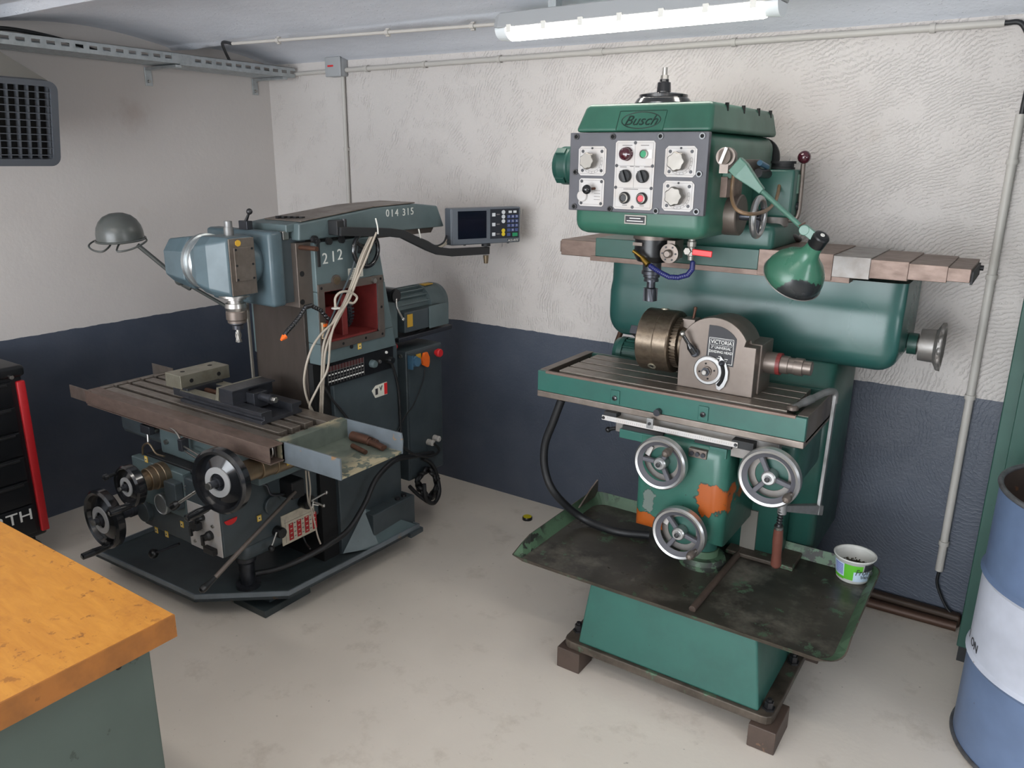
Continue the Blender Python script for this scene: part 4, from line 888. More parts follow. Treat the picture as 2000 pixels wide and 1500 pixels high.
for u in (.22, .85): a = dc + ud * (W2 * (2 * u - 1)) - Z_ * (H2 + .004) - nd * .02; MB().cyl(a, a + Z_ * .006, .006, n=10).build('rubber_foot', 'rubber', DR)
for k in range(3):
    m = MB(); m.tube([dc - ud * W2 - Z_ * (H2 * (.5 + .2 * k)) - nd * .04, PX(866, 474 + 3 * k, 1.63), PX(850, 480 + 3 * k, 1.63), PX(830, 470 + 2 * k, 1.60), PX(780, 452, 1.585), PX(742, 458, 1.585)], .004, 8); m.build('signal_cable', 'beige_cable' if k else 'rubber', DR)
for px, py, r_ in ((728, 442, .03), (812, 462, .03)):
    q = PX(px, py, 1.605); m = MB(); m.tube([q + V((.016, 0, .03)), q + V((.018, .006, 0)), q + V((.014, .012, -.028))], .0028, 6); m.build('cable_tie', 'tie', DR)

# ---------------------------------------------------------------- work lamp of the blue-grey mill
WL = thing('work_lamp', 'grey dome work lamp on a jointed arm beside the blue-grey mill head', 'lamp', (1.2, -1.25, 1.05))
j0 = V((1.175, -1.235, 1.10)); j1 = PX(352, 547, 1.10); j2 = PX(268, 478, 1.02)
a = PX(448, 602, 1.20); MB().cyl(j1, a, .0065, n=12).build('lower_arm', 'lamp_grey', WL); MB().cyl(a, V((1.20, -1.19, a.z - .01)), .012, n=12).build('mount', 'lamp_grey', WL)
MB().cyl(j2, j1, .008, n=12).build('upper_arm', 'lamp_grey', WL); m = MB(); m.sphere(j1, .020, 14); m.lathe(j1 + V((.0, .01, -.012)), (a - j1), [(.013, 0), (.013, .03), (.009, .035)], 14); m.build('joint', 'lamp_grey', WL)
sc = PX(236, 468, 1.02); R_ = RAD(43, sc); dome = [(R_, 0), (R_, .012), (R_ * .99, R_ * .35), (R_ * .93, R_ * .6), (R_ * .8, R_ * .85), (R_ * .6, R_ * 1.05), (R_ * .32, R_ * 1.17), (.0005, R_ * 1.2)]
ax = V((.02, -.08, 1)).normalized(); m = MB(); m.shared(sc, ax, dome + [(r * .97, h - .003) for r, h in dome[::-1]], 36); sh = m.build('lamp_shade', 'lamp_grey', WL, fixn=False)
m = MB(); m.ring(sc, ax, R_ + .003, .0035, 40, 8); m.build('rim', 'lamp_grey', sh); MB().sphere(sc + Z_ * .012, .03, 14).build('bulb', 'lamp_inside', sh)
for sg in (-1, 1):
    u = (RX - ax * RX.dot(ax)).normalized(); v2 = ax.cross(u)
    P_ = [sc + u * (sg * R_ * k) + v2 * (-y) - Z_ * z for k, y, z in ((1.02, -.02, .0), (1.22, .01, .004), (1.15, .05, .012), (.8, .075, .022), (.35, .085, .025), (.2, .06, .015), (.2, .03, .0))]
    m = MB(); m.tube(P_, .0032, 8); m.build('wire_guard', 'lamp_grey', sh)
# ---------------------------------------------------------------- machine vise on the table
VS = thing('machine_vise', 'black steel machine vise lying on the slotted table of the blue-grey mill', 'vise', (1.32, -1.33, .76))
y0, y1 = -1.425, -1.247
m = MB(); prof = [(y0, .760), (y0, .772), (y0 + .012, .774), (y0 + .012, .787), (y0, .790), (y0, .803), (y0 + .045, .803), (y0 + .045, .775), (y1 - .045, .775), (y1 - .045, .803), (y1, .803), (y1, .790), (y1 - .012, .787), (y1 - .012, .774), (y1, .772), (y1, .760)]
m.prism([(1.085, y, z) for y, z in prof], (.465, 0, 0)); m.build('bed', 'vise_black', VS, bevel=.0015)
MB().box(1.085, 1.33, y0 + .004, y0 + .044, .803, .8045).build('bed_face', 'vise_steel', VS); MB().box(1.085, 1.33, y1 - .044, y1 - .004, .803, .8045).build('bed_face', 'vise_steel', VS)
MB().box(1.03, 1.12, y0 + .01, y1 - .01, .775, .812).build('jaw_seat', 'vise_black', VS, bevel=.002)
jw = MB().box(.995, 1.092, -1.420, -1.205, .806, .858).build('fixed_jaw', 'vise_steel', VS, label='pale ground steel fixed jaw', bevel=.002)
for y in (-1.375, -1.255):
    MB().cyl((1.091, y, .832), (1.0935, y, .832), .008, n=16).build('bolt_hole', 'dark_hole', jw); MB().cyl((1.04, y, .857), (1.04, y, .8586), .009, n=16).build('bolt_hole', 'dark_hole', jw)
m = MB(); m.prism([(1.300, y0, .805), (1.318, y0, .805), (1.325, y0, .855), (1.314, y0, .855)], (0, .19, 0)); m.build('jaw_plate', 'vise_steel', VS, bevel=.001)
m = MB(); m.box(1.322, 1.395, y0 + .003, y0 + .075, .800, .850).box(1.322, 1.372, y0 + .075, y1 + .02, .800, .850).box(1.322, 1.40, y0 + .002, y1 + .012, .848, .854); mj = m.build('moving_jaw', 'vise_black', VS, bevel=.0015)
MB().box(1.325, 1.375, y0 + .02, y1 - .02, .775, .81).build('jaw_slide', 'vise_black', VS)
MB().box(1.395, 1.44, y0 + .06, y0 + .12, .782, .838).build('nut_block', 'vise_black', VS, bevel=.002)
ys = y0 + .09
m = MB(); m.lathe((1.44, ys, .822), X_, [(.014, 0), (.014, .045), (.017, .046), (.017, .062)], 20); ss = m.build('screw', 'vise_black', VS); m = MB(); m.lathe((1.502, ys, .822), X_, [(.011, 0), (.011, .018), (.009, .02)], 6, smooth=False); m.build('screw_hex', 'bright_steel', ss)
MB().cyl((1.12, ys, .79), (1.32, ys, .79), .01, n=12).build('lead_screw', 'rusty_steel', VS)
# ---------------------------------------------------------------- cutters in the end tray
def rod(px0, py0, px1, py1, prof, lab, z=.712):
    a, b_ = PZ(px0, py0, z), PZ(px1, py1, z); d = b_ - a; L = d.length; m = MB(); r = max(p[0] for p in prof); a.z = b_.z = .6975 + r
    m.lathe(a, d, [(q, L * h) for q, h in prof], 18); return tag(m.build('drill_sleeve', 'rusty_steel'), lab, 'tool', 'tools in the end tray')
rod(686, 852, 722, 862, [(.011, 0), (.017, .06), (.016, .75), (.014, 1)], 'thick rusty taper sleeve in the end tray of the blue-grey mill')
rod(712, 858, 748, 875, [(.013, 0), (.013, .3), (.010, .32), (.009, 1)], 'rusty stepped arbor in the end tray poking towards its open side')
rod(688, 867, 714, 880, [(.008, 0), (.0085, .1), (.008, 1)], 'thin short rusty rod in the end tray')
rod(722, 856, 752, 872, [(.011, 0), (.011, .45), (.007, .47), (.007, 1)], 'dark rusty arbor by the rear wall of the end tray')

# ================================================================ green milling machine
def block(x0, x1, y0, y1, lab):
    return tag(MB().box(x0, x1, y0, y1, 0, .075).build('support_block', 'block_steel', bevel=.003), lab, 'block', 'blocks under the green mill')
block(2.54, 2.625, -1.073, -.98, 'dark steel block under the green mill corner by the floor gap')
block(3.19, 3.27, -1.077, -.93, 'dark steel block under the green mill corner by the drum')
block(2.54, 2.625, -.56, -.47, 'dark steel block under the wall side of the green mill, by the drain hose')
block(3.19, 3.27, -.56, -.47, 'dark steel block under the wall side of the green mill, by the copper tube')
GM = thing('milling_machine', 'green ram-type milling machine with a boxy control head, standing on steel blocks', 'milling machine', (2.9, -.7, .075))
MB().rbox(2.552, 3.250, -1.060, -.44, .075, .103, .03, 3, 'z', False).build('base_plate', 'tray_edge', GM, bevel=.004)
def frus(x0, x1, y0, y1, z0, X0, X1, Y0, Y1, z1): return [[V((x0, y0, z0)), V((x1, y0, z0)), V((x1, y1, z0)), V((x0, y1, z0))], [V((X0, Y0, z1)), V((X1, Y0, z1)), V((X1, Y1, z1)), V((X0, Y1, z1))]]
MB().loft(frus(2.605, 3.208, -1.050, -.46, .103, 2.632, 3.176, -1.028, -.46, .330)).build('plinth', 'green_light', GM, bevel=.008)
for x, y in ((2.575, -.99), (3.228, -1.015), (3.228, -.75), (2.575, -.52), (3.228, -.52)):
    m = MB(); m.lathe((x, y, .103), Z_, [(.019, 0), (.019, .006), (.013, .006), (.013, .026), (.008, .026), (.008, .034)], 6, smooth=False); m.build('hold_down_bolt', 'screw_dark', GM)
def rr(x0, x1, y0, y1, r, z, n=6, rb=None):
    P_ = []
    for cx, cy, a0, q in ((x1 - r, y1 - r, 0, r), (x0 + r, y1 - r, PI / 2, r), (x0 + (rb or r), y0 + (rb or r), PI, rb or r), (x1 - r, y0 + r, 1.5 * PI, r)):
        for i in range(n + 1): a = a0 + PI / 2 * i / n; P_.append(V((cx + q * math.cos(a), cy + q * math.sin(a), z)))
    return P_
m = MB(); tx0, tx1, ty0, ty1 = 2.335, 3.412, -1.052, -.46
def low(P_): return [V((p.x, p.y, p.z if p.y > ty0 + .10 else min(p.z, .3445 + max(0.0, p.z - .3445) * max(0.0, (p.y - ty0 - .012) / .088)))) for p in P_]
def dens(P_, n=6):
    Q = []
    for i in range(len(P_)):
        a, b2 = P_[i], P_[(i + 1) % len(P_)]; k = max(1, int((b2 - a).length / .05)); Q += [a.lerp(b2, j / k) for j in range(k)]
    return Q
base_ = [(.03, .012, .02, .05, .326, .02), (0, 0, 0, .055, .372, .012), (.004, .003, .004, .053, .373, .01), (.034, .014, .024, .05, .3345, .02)]
R0 = dens(rr(tx0, tx1, ty0, ty1, .055, 0, rb=.012))
def ringk(ix, iy0, iy1, z):
    out = []
    for p in R0:
        x = tx0 + ix + (p.x - tx0) * (tx1 - tx0 - 2 * ix) / (tx1 - tx0); y = ty0 + iy0 + (p.y - ty0) * (ty1 - ty0 - iy0 - iy1) / (ty1 - ty0); out.append(V((x, y, z)))
    return low(out)
m.loft([ringk(.03, .012, .02, .326), ringk(0, 0, 0, .374), ringk(.004, .003, .004, .375)], caps=False); m.add(ringk(.03, .012, .02, .326), [list(range(len(R0)))[::-1]])
DT = m.build('drip_tray', 'tray_edge', GM, fixn=False)
m = MB(); m.loft([ringk(.004, .003, .004, .375), ringk(.034, .014, .024, .3345)], caps=False); m.build('tray_rim', 'green_pale', DT, fixn=False)
m = MB(); m.add(ringk(.034, .014, .024, .3345), [list(range(len(R0)))]); m.build('tray_floor', 'tray_oily', DT, label='dark oily tray floor with worn paint', fixn=False)
m = MB(); a = PZ(1450, 1072, .342); b_ = PZ(1352, 1190, .342); m.tube([a, b_], .011, 10, 1); m.build('tray_rod', 'block_steel', GM)
m = MB(); m.prism([(tx0 + .02, -.62, .36), (tx0 + .02, -.47, .36), (tx0 + .02, -.47, .425), (tx0 + .02, -.52, .408)], (.006, 0, 0)); m.build('tray_tab', 'cast_steel', DT)
# column
CL = MB().rbox(2.665, 3.185, -.455, -.055, .336, 1.02, .035, 4, 'z').build('column', 'green', GM)
MB().rbox(2.70, 3.10, -.545, -.45, .336, .86, .02, 3, 'z').build('column_ways', 'green', GM)
w0 = PY(1452, 992, -.55); MB().box(w0.x, w0.x + .052, -.553, -.545, .345, w0.z).build('way_strip', 'strip_grey', GM)
MB().box(2.93, 3.16, -.60, -.45, .336, .352).build('column_toe', 'tray_edge', GM, bevel=.004)
m = MB()
pf = [(-.445, 1.297), (-.447, 1.245), (-.456, 1.215), (-.462, 1.19), (-.462, 1.075)] + [(-.462 + .055 * (1 - math.cos(a)), 1.075 - .06 * math.sin(a)) for a in [PI / 2 * i / 6 for i in range(1, 7)]] + [(-.12, 1.015), (-.09, 1.05), (-.09, 1.297)]
def ringx(x, k): 
    cy = -.27; cz = 1.16; return [V((x, cy + (y - cy) * (1 - (1 - k) * .35), cz + (z - cz) * (1 if z > 1.29 else k))) for y, z in pf]
rings = [ringx(2.362 + .055 * (1 - math.sin(a)), .58 + .42 * math.sin(a) ** .6 if a > 0 else .58) for a in [PI / 2 * i / 7 for i in range(8)]]
rings = [ringx(2.362 + .06 * (1 - math.cos(t_)), .62 + .38 * math.sin(t_)) for t_ in [PI / 2 * i / 8 for i in range(9)]] + [ringx(3.358 - .06 * (1 - math.cos(t_)), .62 + .38 * math.sin(t_)) for t_ in [PI / 2 * i / 8 for i in range(8, -1, -1)]]
m.loft(rings, True); BD = m.build('upper_body', 'green_body', GM, label='wide rounded green upper body of the column')
md = BD.modifiers.new('split', 'EDGE_SPLIT'); md.split_angle = math.radians(34)
# handwheel on the right end of the body
hc_ = V((3.36, -.245, 1.08)); MB().cyl(hc_, hc_ + X_ * .028, .035, n=28).build('shaft_boss', 'green', GM)
m = MB(); m.lathe(hc_ + X_ * .03, X_, [(.02, -.004), (.020, .004), (.052, .005), (.054, .048), (.062, .056), (.075, .060), (.075, .068), (.066, .068), (.05, .055), (.02, .02)], 40, cap=False); m.lathe(hc_ + X_ * .03, X_, [(.02, .004), (.0005, .004)], 30); o = m.build('handwheel', 'rust_grey', GM)
def scal(x, R, k): return [hc_ + X_ * x + V((0, math.cos(a), math.sin(a))) * (R * (1 + k * math.cos(12 * a))) for a in [2 * PI * i / 96 for i in range(96)]]
m = MB(); m.loft([scal(.082, .060, 0), scal(.092, .076, .045), scal(.102, .077, .045), scal(.102, .062, 0), scal(.090, .055, 0)], True, caps=False); m.build('grip_rim', 'rust_grey', o)
# ram ways with telescopic covers
MB().box(2.172, 2.325, -.490, -.175, 1.303, 1.361).build('way_cover', 'rust_plate', GM, bevel=.003); MB().box(2.160, 2.172, -.478, -.185, 1.312, 1.354).build('way_cover', 'rust_plate', GM, bevel=.003)
MB().box(2.30, 3.20, -.496, -.16, 1.292, 1.310).build('slideway', 'rust_plate', GM, bevel=.001)
MB().box(2.322, 2.918, -.500, -.16, 1.310, 1.376).build('ram_saddle', 'green', GM, bevel=.003)
xs_ = [2.918, 3.135, 3.242, 3.346, 3.448, 3.518]
for i in range(5):
    k = i * .0045; MB().box(xs_[i], xs_[i + 1] + (.012 if i < 4 else 0), -.503 + k, -.172 - k * .5, 1.296 + k * 1.0 + (.008 if i else 0), 1.378 - k * .95).build('way_cover', 'rust_grey' if i == 1 else 'rust_plate', GM, bevel=.0015)
MB().box(3.518, 3.524, -.47, -.20, 1.315, 1.352).build('cover_end', 'black_matte', GM); MB().cyl((3.52, -.22, 1.338), (3.534, -.22, 1.338), .009, n=6).build('end_bolt', 'screw_dark', GM)
# head
MB().rbox(2.50, 2.96, -.505, -.17, 1.372, 1.455, .02, 3).build('head_neck', 'green', GM)
HD = MB().rbox(2.417, 2.856, -.846, -.212, 1.424, 1.729, .040, 4).build('head', 'green_head', GM)
m = MB(); f = frus(2.419, 2.857, -.852, -.208, 1.729, 2.437, 2.842, -.812, -.228, 1.812); m.loft(f); HC = m.build('head_cover', 'green_head', GM, bevel=.014, seg=3)
for y in (-.70, -.55, -.40, -.27): MB().box(2.838, 2.846, y - .006, y + .006, 1.785, 1.8135).build('cover_slot', 'dark_hole', HC)
tilt = V((0, .04, .083)).normalized(); nrm = V((0, -.083, .04)).normalized()
def CF(px, py, off=.001):
    p0 = V((2.6, -.852, 1.729)); d = _ray(px, py); return CAM + d * (((p0 + nrm * off) - CAM).dot(nrm) / d.dot(nrm))
ec = CF(1252, 235, .002)
BP = MB().obox(ec - nrm * .001, X_, tilt, nrm, .075, .031, .0015).build('badge_panel', 'green_head', HC)
m = MB(); m.tube([ec + X_ * (.062 * math.cos(a)) + tilt * (.026 * math.sin(a)) for a in [2 * PI * i / 32 for i in range(32)]], .0018, 6, 1, True); m.build('badge_oval', 'badge_shade', BP)
for a_, b2 in (((-.074, .030), (.074, .030)), ((-.074, .030), (-.074, -.030))):
    p, q = ec + X_ * a_[0] + tilt * a_[1], ec + X_ * b2[0] + tilt * b2[1]; d = q - p; MB().obox((p + q) / 2 + nrm * .0005, d, nrm, d.cross(nrm), d.length / 2, .0006, .0009).build('badge_edge_shade', 'badge_shade', BP)  # top and left lines paint the shade along the recess edge
text('Busch', .044, ec + nrm * .001 - tilt * .002, X_, tilt, 'badge_shade', BP, 'lettering', .0012, .35)
m = MB(); m.lathe((2.632, -.68, 1.812), Z_, [(.088, 0), (.088, .006), (.080, .018), (.074, .022), (.074, .030), (.058, .034), (.022, .036), (.022, .040), (.020, .066), (.014, .068), (.014, .075)], 40); TCp = m.build('spindle_cap', 'black_gloss', HC)
m = MB(); m.lathe((2.632, -.68, 1.887), Z_, [(.012, 0), (.012, .012)], 6, smooth=False); m.lathe((2.632, -.68, 1.899), Z_, [(.008, 0), (.008, .022)], 14); m.build('drawbar', 'bright_steel', TCp)
# control panel
PYp = -.866
CP = MB().box(2.4135, 2.857, PYp, -.846, 1.4965, 1.7275).build('control_panel', 'panel_grey', GM, label='dark grey control panel with white dial plates', bevel=.003)
def pp(px, py, off=0.0): return PY(px, py, PYp - off)
for px, py in ((1127, 267), (1198, 267), (1291, 266), (1372.5, 265.5), (1124.5, 336), (1366, 340), (1122, 403), (1191.5, 408), (1281.5, 412), (1360.5, 413.5)):
    q = pp(px, py); m = MB(); m.lathe(q, -Y_, [(.009, 0), (.009, .004), (.0055, .004), (.0045, .001)], 18, cap=False); o = m.build('panel_screw', 'black_gloss', CP); MB().cyl(q, q - Y_ * .0015, .0045, n=6).build('socket', 'dark_hole', o)
def plate(a, b_, c_, d_, ch, nm='dial_plate'):
    P_ = [pp(*a), pp(*b_), pp(*c_), pp(*d_)]; x0 = (P_[0].x + P_[3].x) / 2; x1 = (P_[1].x + P_[2].x) / 2; z1 = (P_[0].z + P_[1].z) / 2; z0 = (P_[2].z + P_[3].z) / 2
    poly = [(x0 + ch, PYp, z0), (x1 - ch, PYp, z0), (x1, PYp, z0 + ch), (x1, PYp, z1 - ch), (x1 - ch, PYp, z1), (x0 + ch, PYp, z1), (x0, PYp, z1 - ch), (x0, PYp, z0 + ch)]
    o = MB().prism(poly, (0, -.003, 0)).build(nm, 'plate_white', CP, bevel=.0006)
    yy = PYp - .003
    for a_, b2 in (((x0 + .006, z0 + .006), (x1 - .006, z0 + .006)), ((x0 + .006, z1 - .006), (x1 - .006, z1 - .006))): MB().box(a_[0], b2[0], yy - .0003, yy, a_[1] - .0004, a_[1] + .0004).build('printed_line', 'print_grey', o)
    for x in (x0 + .006, x1 - .006): MB().box(x - .0004, x + .0004, yy - .0003, yy, z0 + .006, z1 - .006).build('printed_line', 'print_grey', o)
    return o, x0, x1, z0, z1
def pscrew(o, x, z): MB().lathe((x, PYp - .003, z), -Y_, [(.005, 0), (.0045, .0015), (.002, .0015)], 12).build('plate_screw', 'screw_dark', o)
def star_knob(c, R, o, L=.038):
    m = MB(); n_ = 56; prof = lambda k, y: [V((c.x + (R * k) * (1 + .075 * math.cos(7 * a)) * math.cos(a), c.y - y, c.z + (R * k) * (1 + .075 * math.cos(7 * a)) * math.sin(a))) for a in [2 * PI * i / n_ + .25 for i in range(n_)]]
    m.loft([prof(.90, L * .35), prof(1, L * .45), prof(1, L * .9), prof(.88, L)], True); k = m.build('star_knob', 'nickel', o)
    MB().cyl(c, c - Y_ * (L * .36), R * .55, n=20).build('knob_shaft', 'black_plastic', o); return k
def dial(quad, kx, ky, R):
    o, x0, x1, z0, z1 = plate(*quad, .009)
    for x in (x0 + .015, x1 - .015):
        for z in (z0 + .015, z1 - .015): pscrew(o, x, z)
    cx = (x0 + x1) / 2; cz = (z0 + z1) / 2
    for rr_ in (.036, .030):
        m = MB(); m.lathe((cx, PYp - .003, cz), -Y_, [(rr_, 0.0003), (rr_ + .0008, .0003)], 40, cap=False, start=PI * .95, arc=PI * 1.15); m.build('dial_arc', 'print_grey', o, fixn=False)
    for i in range(12):
        a = PI * (1.0 + 1.1 * i / 11); d = V((math.cos(a), 0, math.sin(a))); MB().obox(V((cx, PYp - .0032, cz)) + d * .033, d, Y_, d.cross(Y_), .003, .0002, .0005).build('dial_tick', 'print_grey', o)
    star_knob(V((cx, PYp - .003, cz)), R, o)
    MB().cyl((cx, PYp - .003, z1 - .006), (cx, PYp - .006, z1 - .006), .003, n=8).build('index_dot', 'ink', o)
dial(((1131.5, 285), (1185, 286), (1184, 344), (1130, 342)), 1150, 306, .0235)
dial(((1301, 284), (1363, 286), (1359, 347), (1297.5, 345)), 1321, 307, .026)
dial(((1296, 352.5), (1357, 354), (1354, 414), (1293, 411)), 1319, 375, .026)
o, x0, x1, z0, z1 = plate((1132, 347.5), (1180.5, 349), (1179.5, 403.5), (1131, 402), .006)
for x in (x0 + .009, x1 - .009):
    for z in (z0 + .009, z1 - .009): pscrew(o, x, z)
q = V(((x0 + x1) / 2 + .012, PYp - .003, (z0 + z1) / 2 + .012)); bl = pp(1146, 370, .035)
m = MB(); m.cyl(q, bl, .004, n=10); l_ = m.build('toggle_lever', 'rusty_steel', o); MB().sphere(bl, .0145, 16).build('toggle_ball', 'black_gloss', l_)
q = V((x0 + .014, PYp - .003, z0 + .03)); MB().lathe(q, -Y_, [(.017, 0), (.017, .006), (.015, .008)], 24).build('cam_disc', 'plate_white', o)
for k in range(4): MB().box((x0 + x1) / 2 + .01, x1 - .012, PYp - .0033, PYp - .003, z0 + .02 + k * .009, z0 + .0215 + k * .009).build('printed_line', 'print_grey', o)
o, x0, x1, z0, z1 = plate((1204, 274), (1282, 275.5), (1273.5, 411), (1198, 407.5), .006, 'switch_plate')
xm = (x0 + x1) / 2; zh = z1 - z0
for z in (z0 + zh * .32, z0 + zh * .64): MB().box(x0 + .006, x1 - .006, PYp - .0033, PYp - .003, z - .0004, z + .0004).build('printed_line', 'print_grey', o)
MB().box(xm - .0004, xm + .0004, PYp - .0033, PYp - .003, z0 + zh * .32, z1 - .006).build('printed_line', 'print_grey', o)
for x, z in ((xm, z1 - .006), (x0 + .006, z0 + zh * .64), (x1 - .006, z0 + zh * .64), (x0 + .006, z0 + zh * .32), (x1 - .006, z0 + zh * .32), (xm, z0 + .007)): pscrew(o, x, z)
xa, xb = x0 + (x1 - x0) * .30, x0 + (x1 - x0) * .74
ztop = z0 + zh * .81; zmid = z0 + zh * .49; zlow = z0 + zh * .17
m = MB(); m.lathe((xa, PYp - .003, ztop), -Y_, [(.020, 0), (.020, .004), (.018, .005), (.019, .012), (.0175, .019), (.012, .025), (.004, .0275), (.0002, .028)], 28); m.build('signal_lamp', 'maroon', o, label='dark red dome signal lamp')
MB().box(xb - .004, x1 - .009, PYp - .0045, PYp - .003, ztop - .012, ztop + .012).build('button_label', 'white_print', o)
m = MB(); m.lathe((xb, PYp - .003, ztop), -Y_, [(.0125, 0), (.0125, .010), (.010, .011), (.010, .007)], 24, cap=False); m.build('button_ring', 'nickel', o); m = MB(); m.cyl((xb, PYp - .003, ztop), (xb, PYp - .0115, ztop), .0098, n=20); m.build('green_button', 'key_green', o)
for x in (xa, xb):
    m = MB(); m.lathe((x, PYp - .003, zmid), -Y_, [(.0185, 0), (.0185, .012), (.017, .014)], 28); k = m.build('rotary_switch', 'black_matte', o)
    a = 1.95; d = V((math.cos(a), 0, math.sin(a))); MB().obox(V((x, PYp - .020, zmid)), d, Y_, d.cross(Y_), .0165, .006, .0042).build('switch_grip', 'black_plastic', k)
for x, mt in ((xa, 'black_plastic'), (xb, 'red_button')):
    m = MB(); m.lathe((x, PYp - .003, zlow), -Y_, [(.0175, 0), (.0175, .006), (.015, .008)], 28); k = m.build('button_base', 'black_plastic', o)
    m = MB(); m.lathe((x, PYp - .011, zlow), -Y_, [(.014, 0), (.014, .005), (.011, .006), (.011, .002)], 24, cap=False); m.build('button_ring', 'nickel', k); m = MB(); m.cyl((x, PYp - .010, zlow), (x, PYp - .015, zlow), .0095, n=20); m.build('push_button', mt, k)
for x, z, w_ in ((xa, z1 - .013, .016), (xb, z1 - .013, .013), (xa - .01, zmid + .026, .011), (xm - .008, zmid + .028, .006), (xm + .01, zmid + .027, .007), (x1 - .02, zmid + .027, .012), (xm - .008, z0 + zh * .30, .024), (xa, z0 + .012, .008), (xb, z0 + .012, .007)):
    MB().box(x - w_, x + w_, PYp - .0033, PYp - .003, z - .0012, z + .0012).build('printed_word', 'print_grey', o)
q = PY(1241, 429, -.847); o = MB().box(q.x - .036, q.x + .036, -.850, -.843, q.z - .014, q.z + .014).build('oil_notice', 'nickel', GM, bevel=.001)
MB().box(q.x - .032, q.x + .032, -.8506, -.85, q.z - .010, q.z + .010).build('notice_field', 'ink', o)
for dz, w_ in ((.004, .018), (-.004, .027)): MB().box(q.x - w_, q.x + w_, -.8510, -.8506, q.z + dz - .0012, q.z + dz + .0012).build('printed_word', 'white_print', o)
# feed motor on the left of the head
m = MB(); m.lathe((2.42, -.62, 1.628), -X_, [(.066, 0), (.066, .12), (.062, .13), (.064, .135), (.064, .165), (.056, .185), (.02, .19)], 32); mo = m.build('feed_motor', 'green', GM)
for i in range(4):
    a = PI / 4 + PI / 2 * i; d = V((0, math.cos(a), math.sin(a))); MB().obox(V((2.265, -.62, 1.628)) + d * .062, X_, d, d.cross(X_), .018, .009, .012).build('motor_lug', 'green', mo, bevel=.002)
# spindle, valve, coolant
SP = MB().lathe((2.628, -.68, 1.432), -Z_, [(.064, 0), (.064, .022), (.060, .024), (.060, .08), (.050, .098), (.042, .100)], 36).build('quill', 'black_plastic', GM)
MB().lathe((2.628, -.68, 1.418), -Z_, [(.0655, 0), (.0655, .012)], 36).build('quill_band', 'head_steel', SP)
MB().lathe((2.628, -.68, 1.332), -Z_, [(.030, 0), (.030, .028), (.033, .030), (.033, .04), (.027, .042), (.027, .050), (.022, .052), (.024, .058), (.024, .064)], 28).build('collet_chuck', 'vise_black', SP)
m = MB(); m.lathe((2.628, -.68, 1.27), -Z_, [(.014, 0), (.014, .022), (.020, .026), (.020, .066), (.014, .068)], 20)
for i in range(4): a = PI / 2 * i + .4; m.obox((2.628 + .019 * math.cos(a), -.68 + .019 * math.sin(a), 1.224), (math.cos(a), math.sin(a), 0), (-math.sin(a), math.cos(a), 0), (.25 * math.sin(a), -.25 * math.cos(a), 1), .004, .005, .022)
m.build('milling_cutter', 'vise_black', SP)
q = PY(1238, 476, -.742); MB().obox(q + X_ * .014, X_, Y_, Z_, .016, .004, .005).build('scale_window', 'head_steel', SP)
q = PY(1308, 495, -.735); m = MB(); m.lathe(q, -Y_, [(.030, -.02), (.030, .006), (.013, .007), (.013, .020), (.009, .024)], 32); o = m.build('quill_stop', 'head_steel', GM)
for i in range(6): a = 2 * PI * i / 6; MB().cyl(q + V((.022 * math.cos(a), -.006, .022 * math.sin(a))), q + V((.022 * math.cos(a), -.0085, .022 * math.sin(a))), .003, n=8).build('flange_screw', 'screw_dark', o)
MB().box(q.x - .014, q.x + .014, -.73, -.66, q.z - .02, q.z + .04).build('stop_bracket', 'head_steel', GM, bevel=.002)
q = PY(1350, 490, -.76); m = MB(); m.lathe(q + Z_ * .05, -Z_, [(.011, 0), (.011, .02), (.014, .022), (.014, .036), (.010, .038), (.010, .050), (.013, .052), (.013, .064), (.009, .066), (.009, .078)], 10, smooth=False); vb = m.build('coolant_valve', 'nickel', GM)
MB().cyl(q - Y_ * .012 - X_ * .006, q - Y_ * .02 - X_ * .006, .011, n=6).build('valve_nut', 'nickel', vb)
m = MB(); a = PY(1352, 492, -.785); b_ = PY(1391, 497, -.785); d = (b_ - a); m.obox(a + d * .5, d, Y_, d.cross(Y_), d.length / 2, .003, .0095); m.build('valve_handle', 'red_plastic', vb, label='red lever handle', bevel=.003)
hp = [PY(1353, 514, -.765), PY(1352, 526, -.77), PY(1343, 537, -.775), PY(1325, 542, -.78), PY(1307, 541, -.785), PY(1293, 534, -.785), PY(1280, 526, -.78), PY(1268, 518, -.775)]
m = MB()
for i in range(len(hp) - 1):
    for k in range(4): m.sphere(hp[i].lerp(hp[i + 1], k / 4), .0085, 10)
ch = m.build('coolant_hose', 'blue_hose', GM, label='dark blue segmented coolant hose'); m = MB(); m.cyl(PY(1266, 517, -.775), PY(1254, 503, -.77), .011, .008, 8).cyl(PY(1254, 503, -.77), PY(1237, 490, -.765), .0055, .006, 8); m.build('brass_nozzle', 'brass', ch)
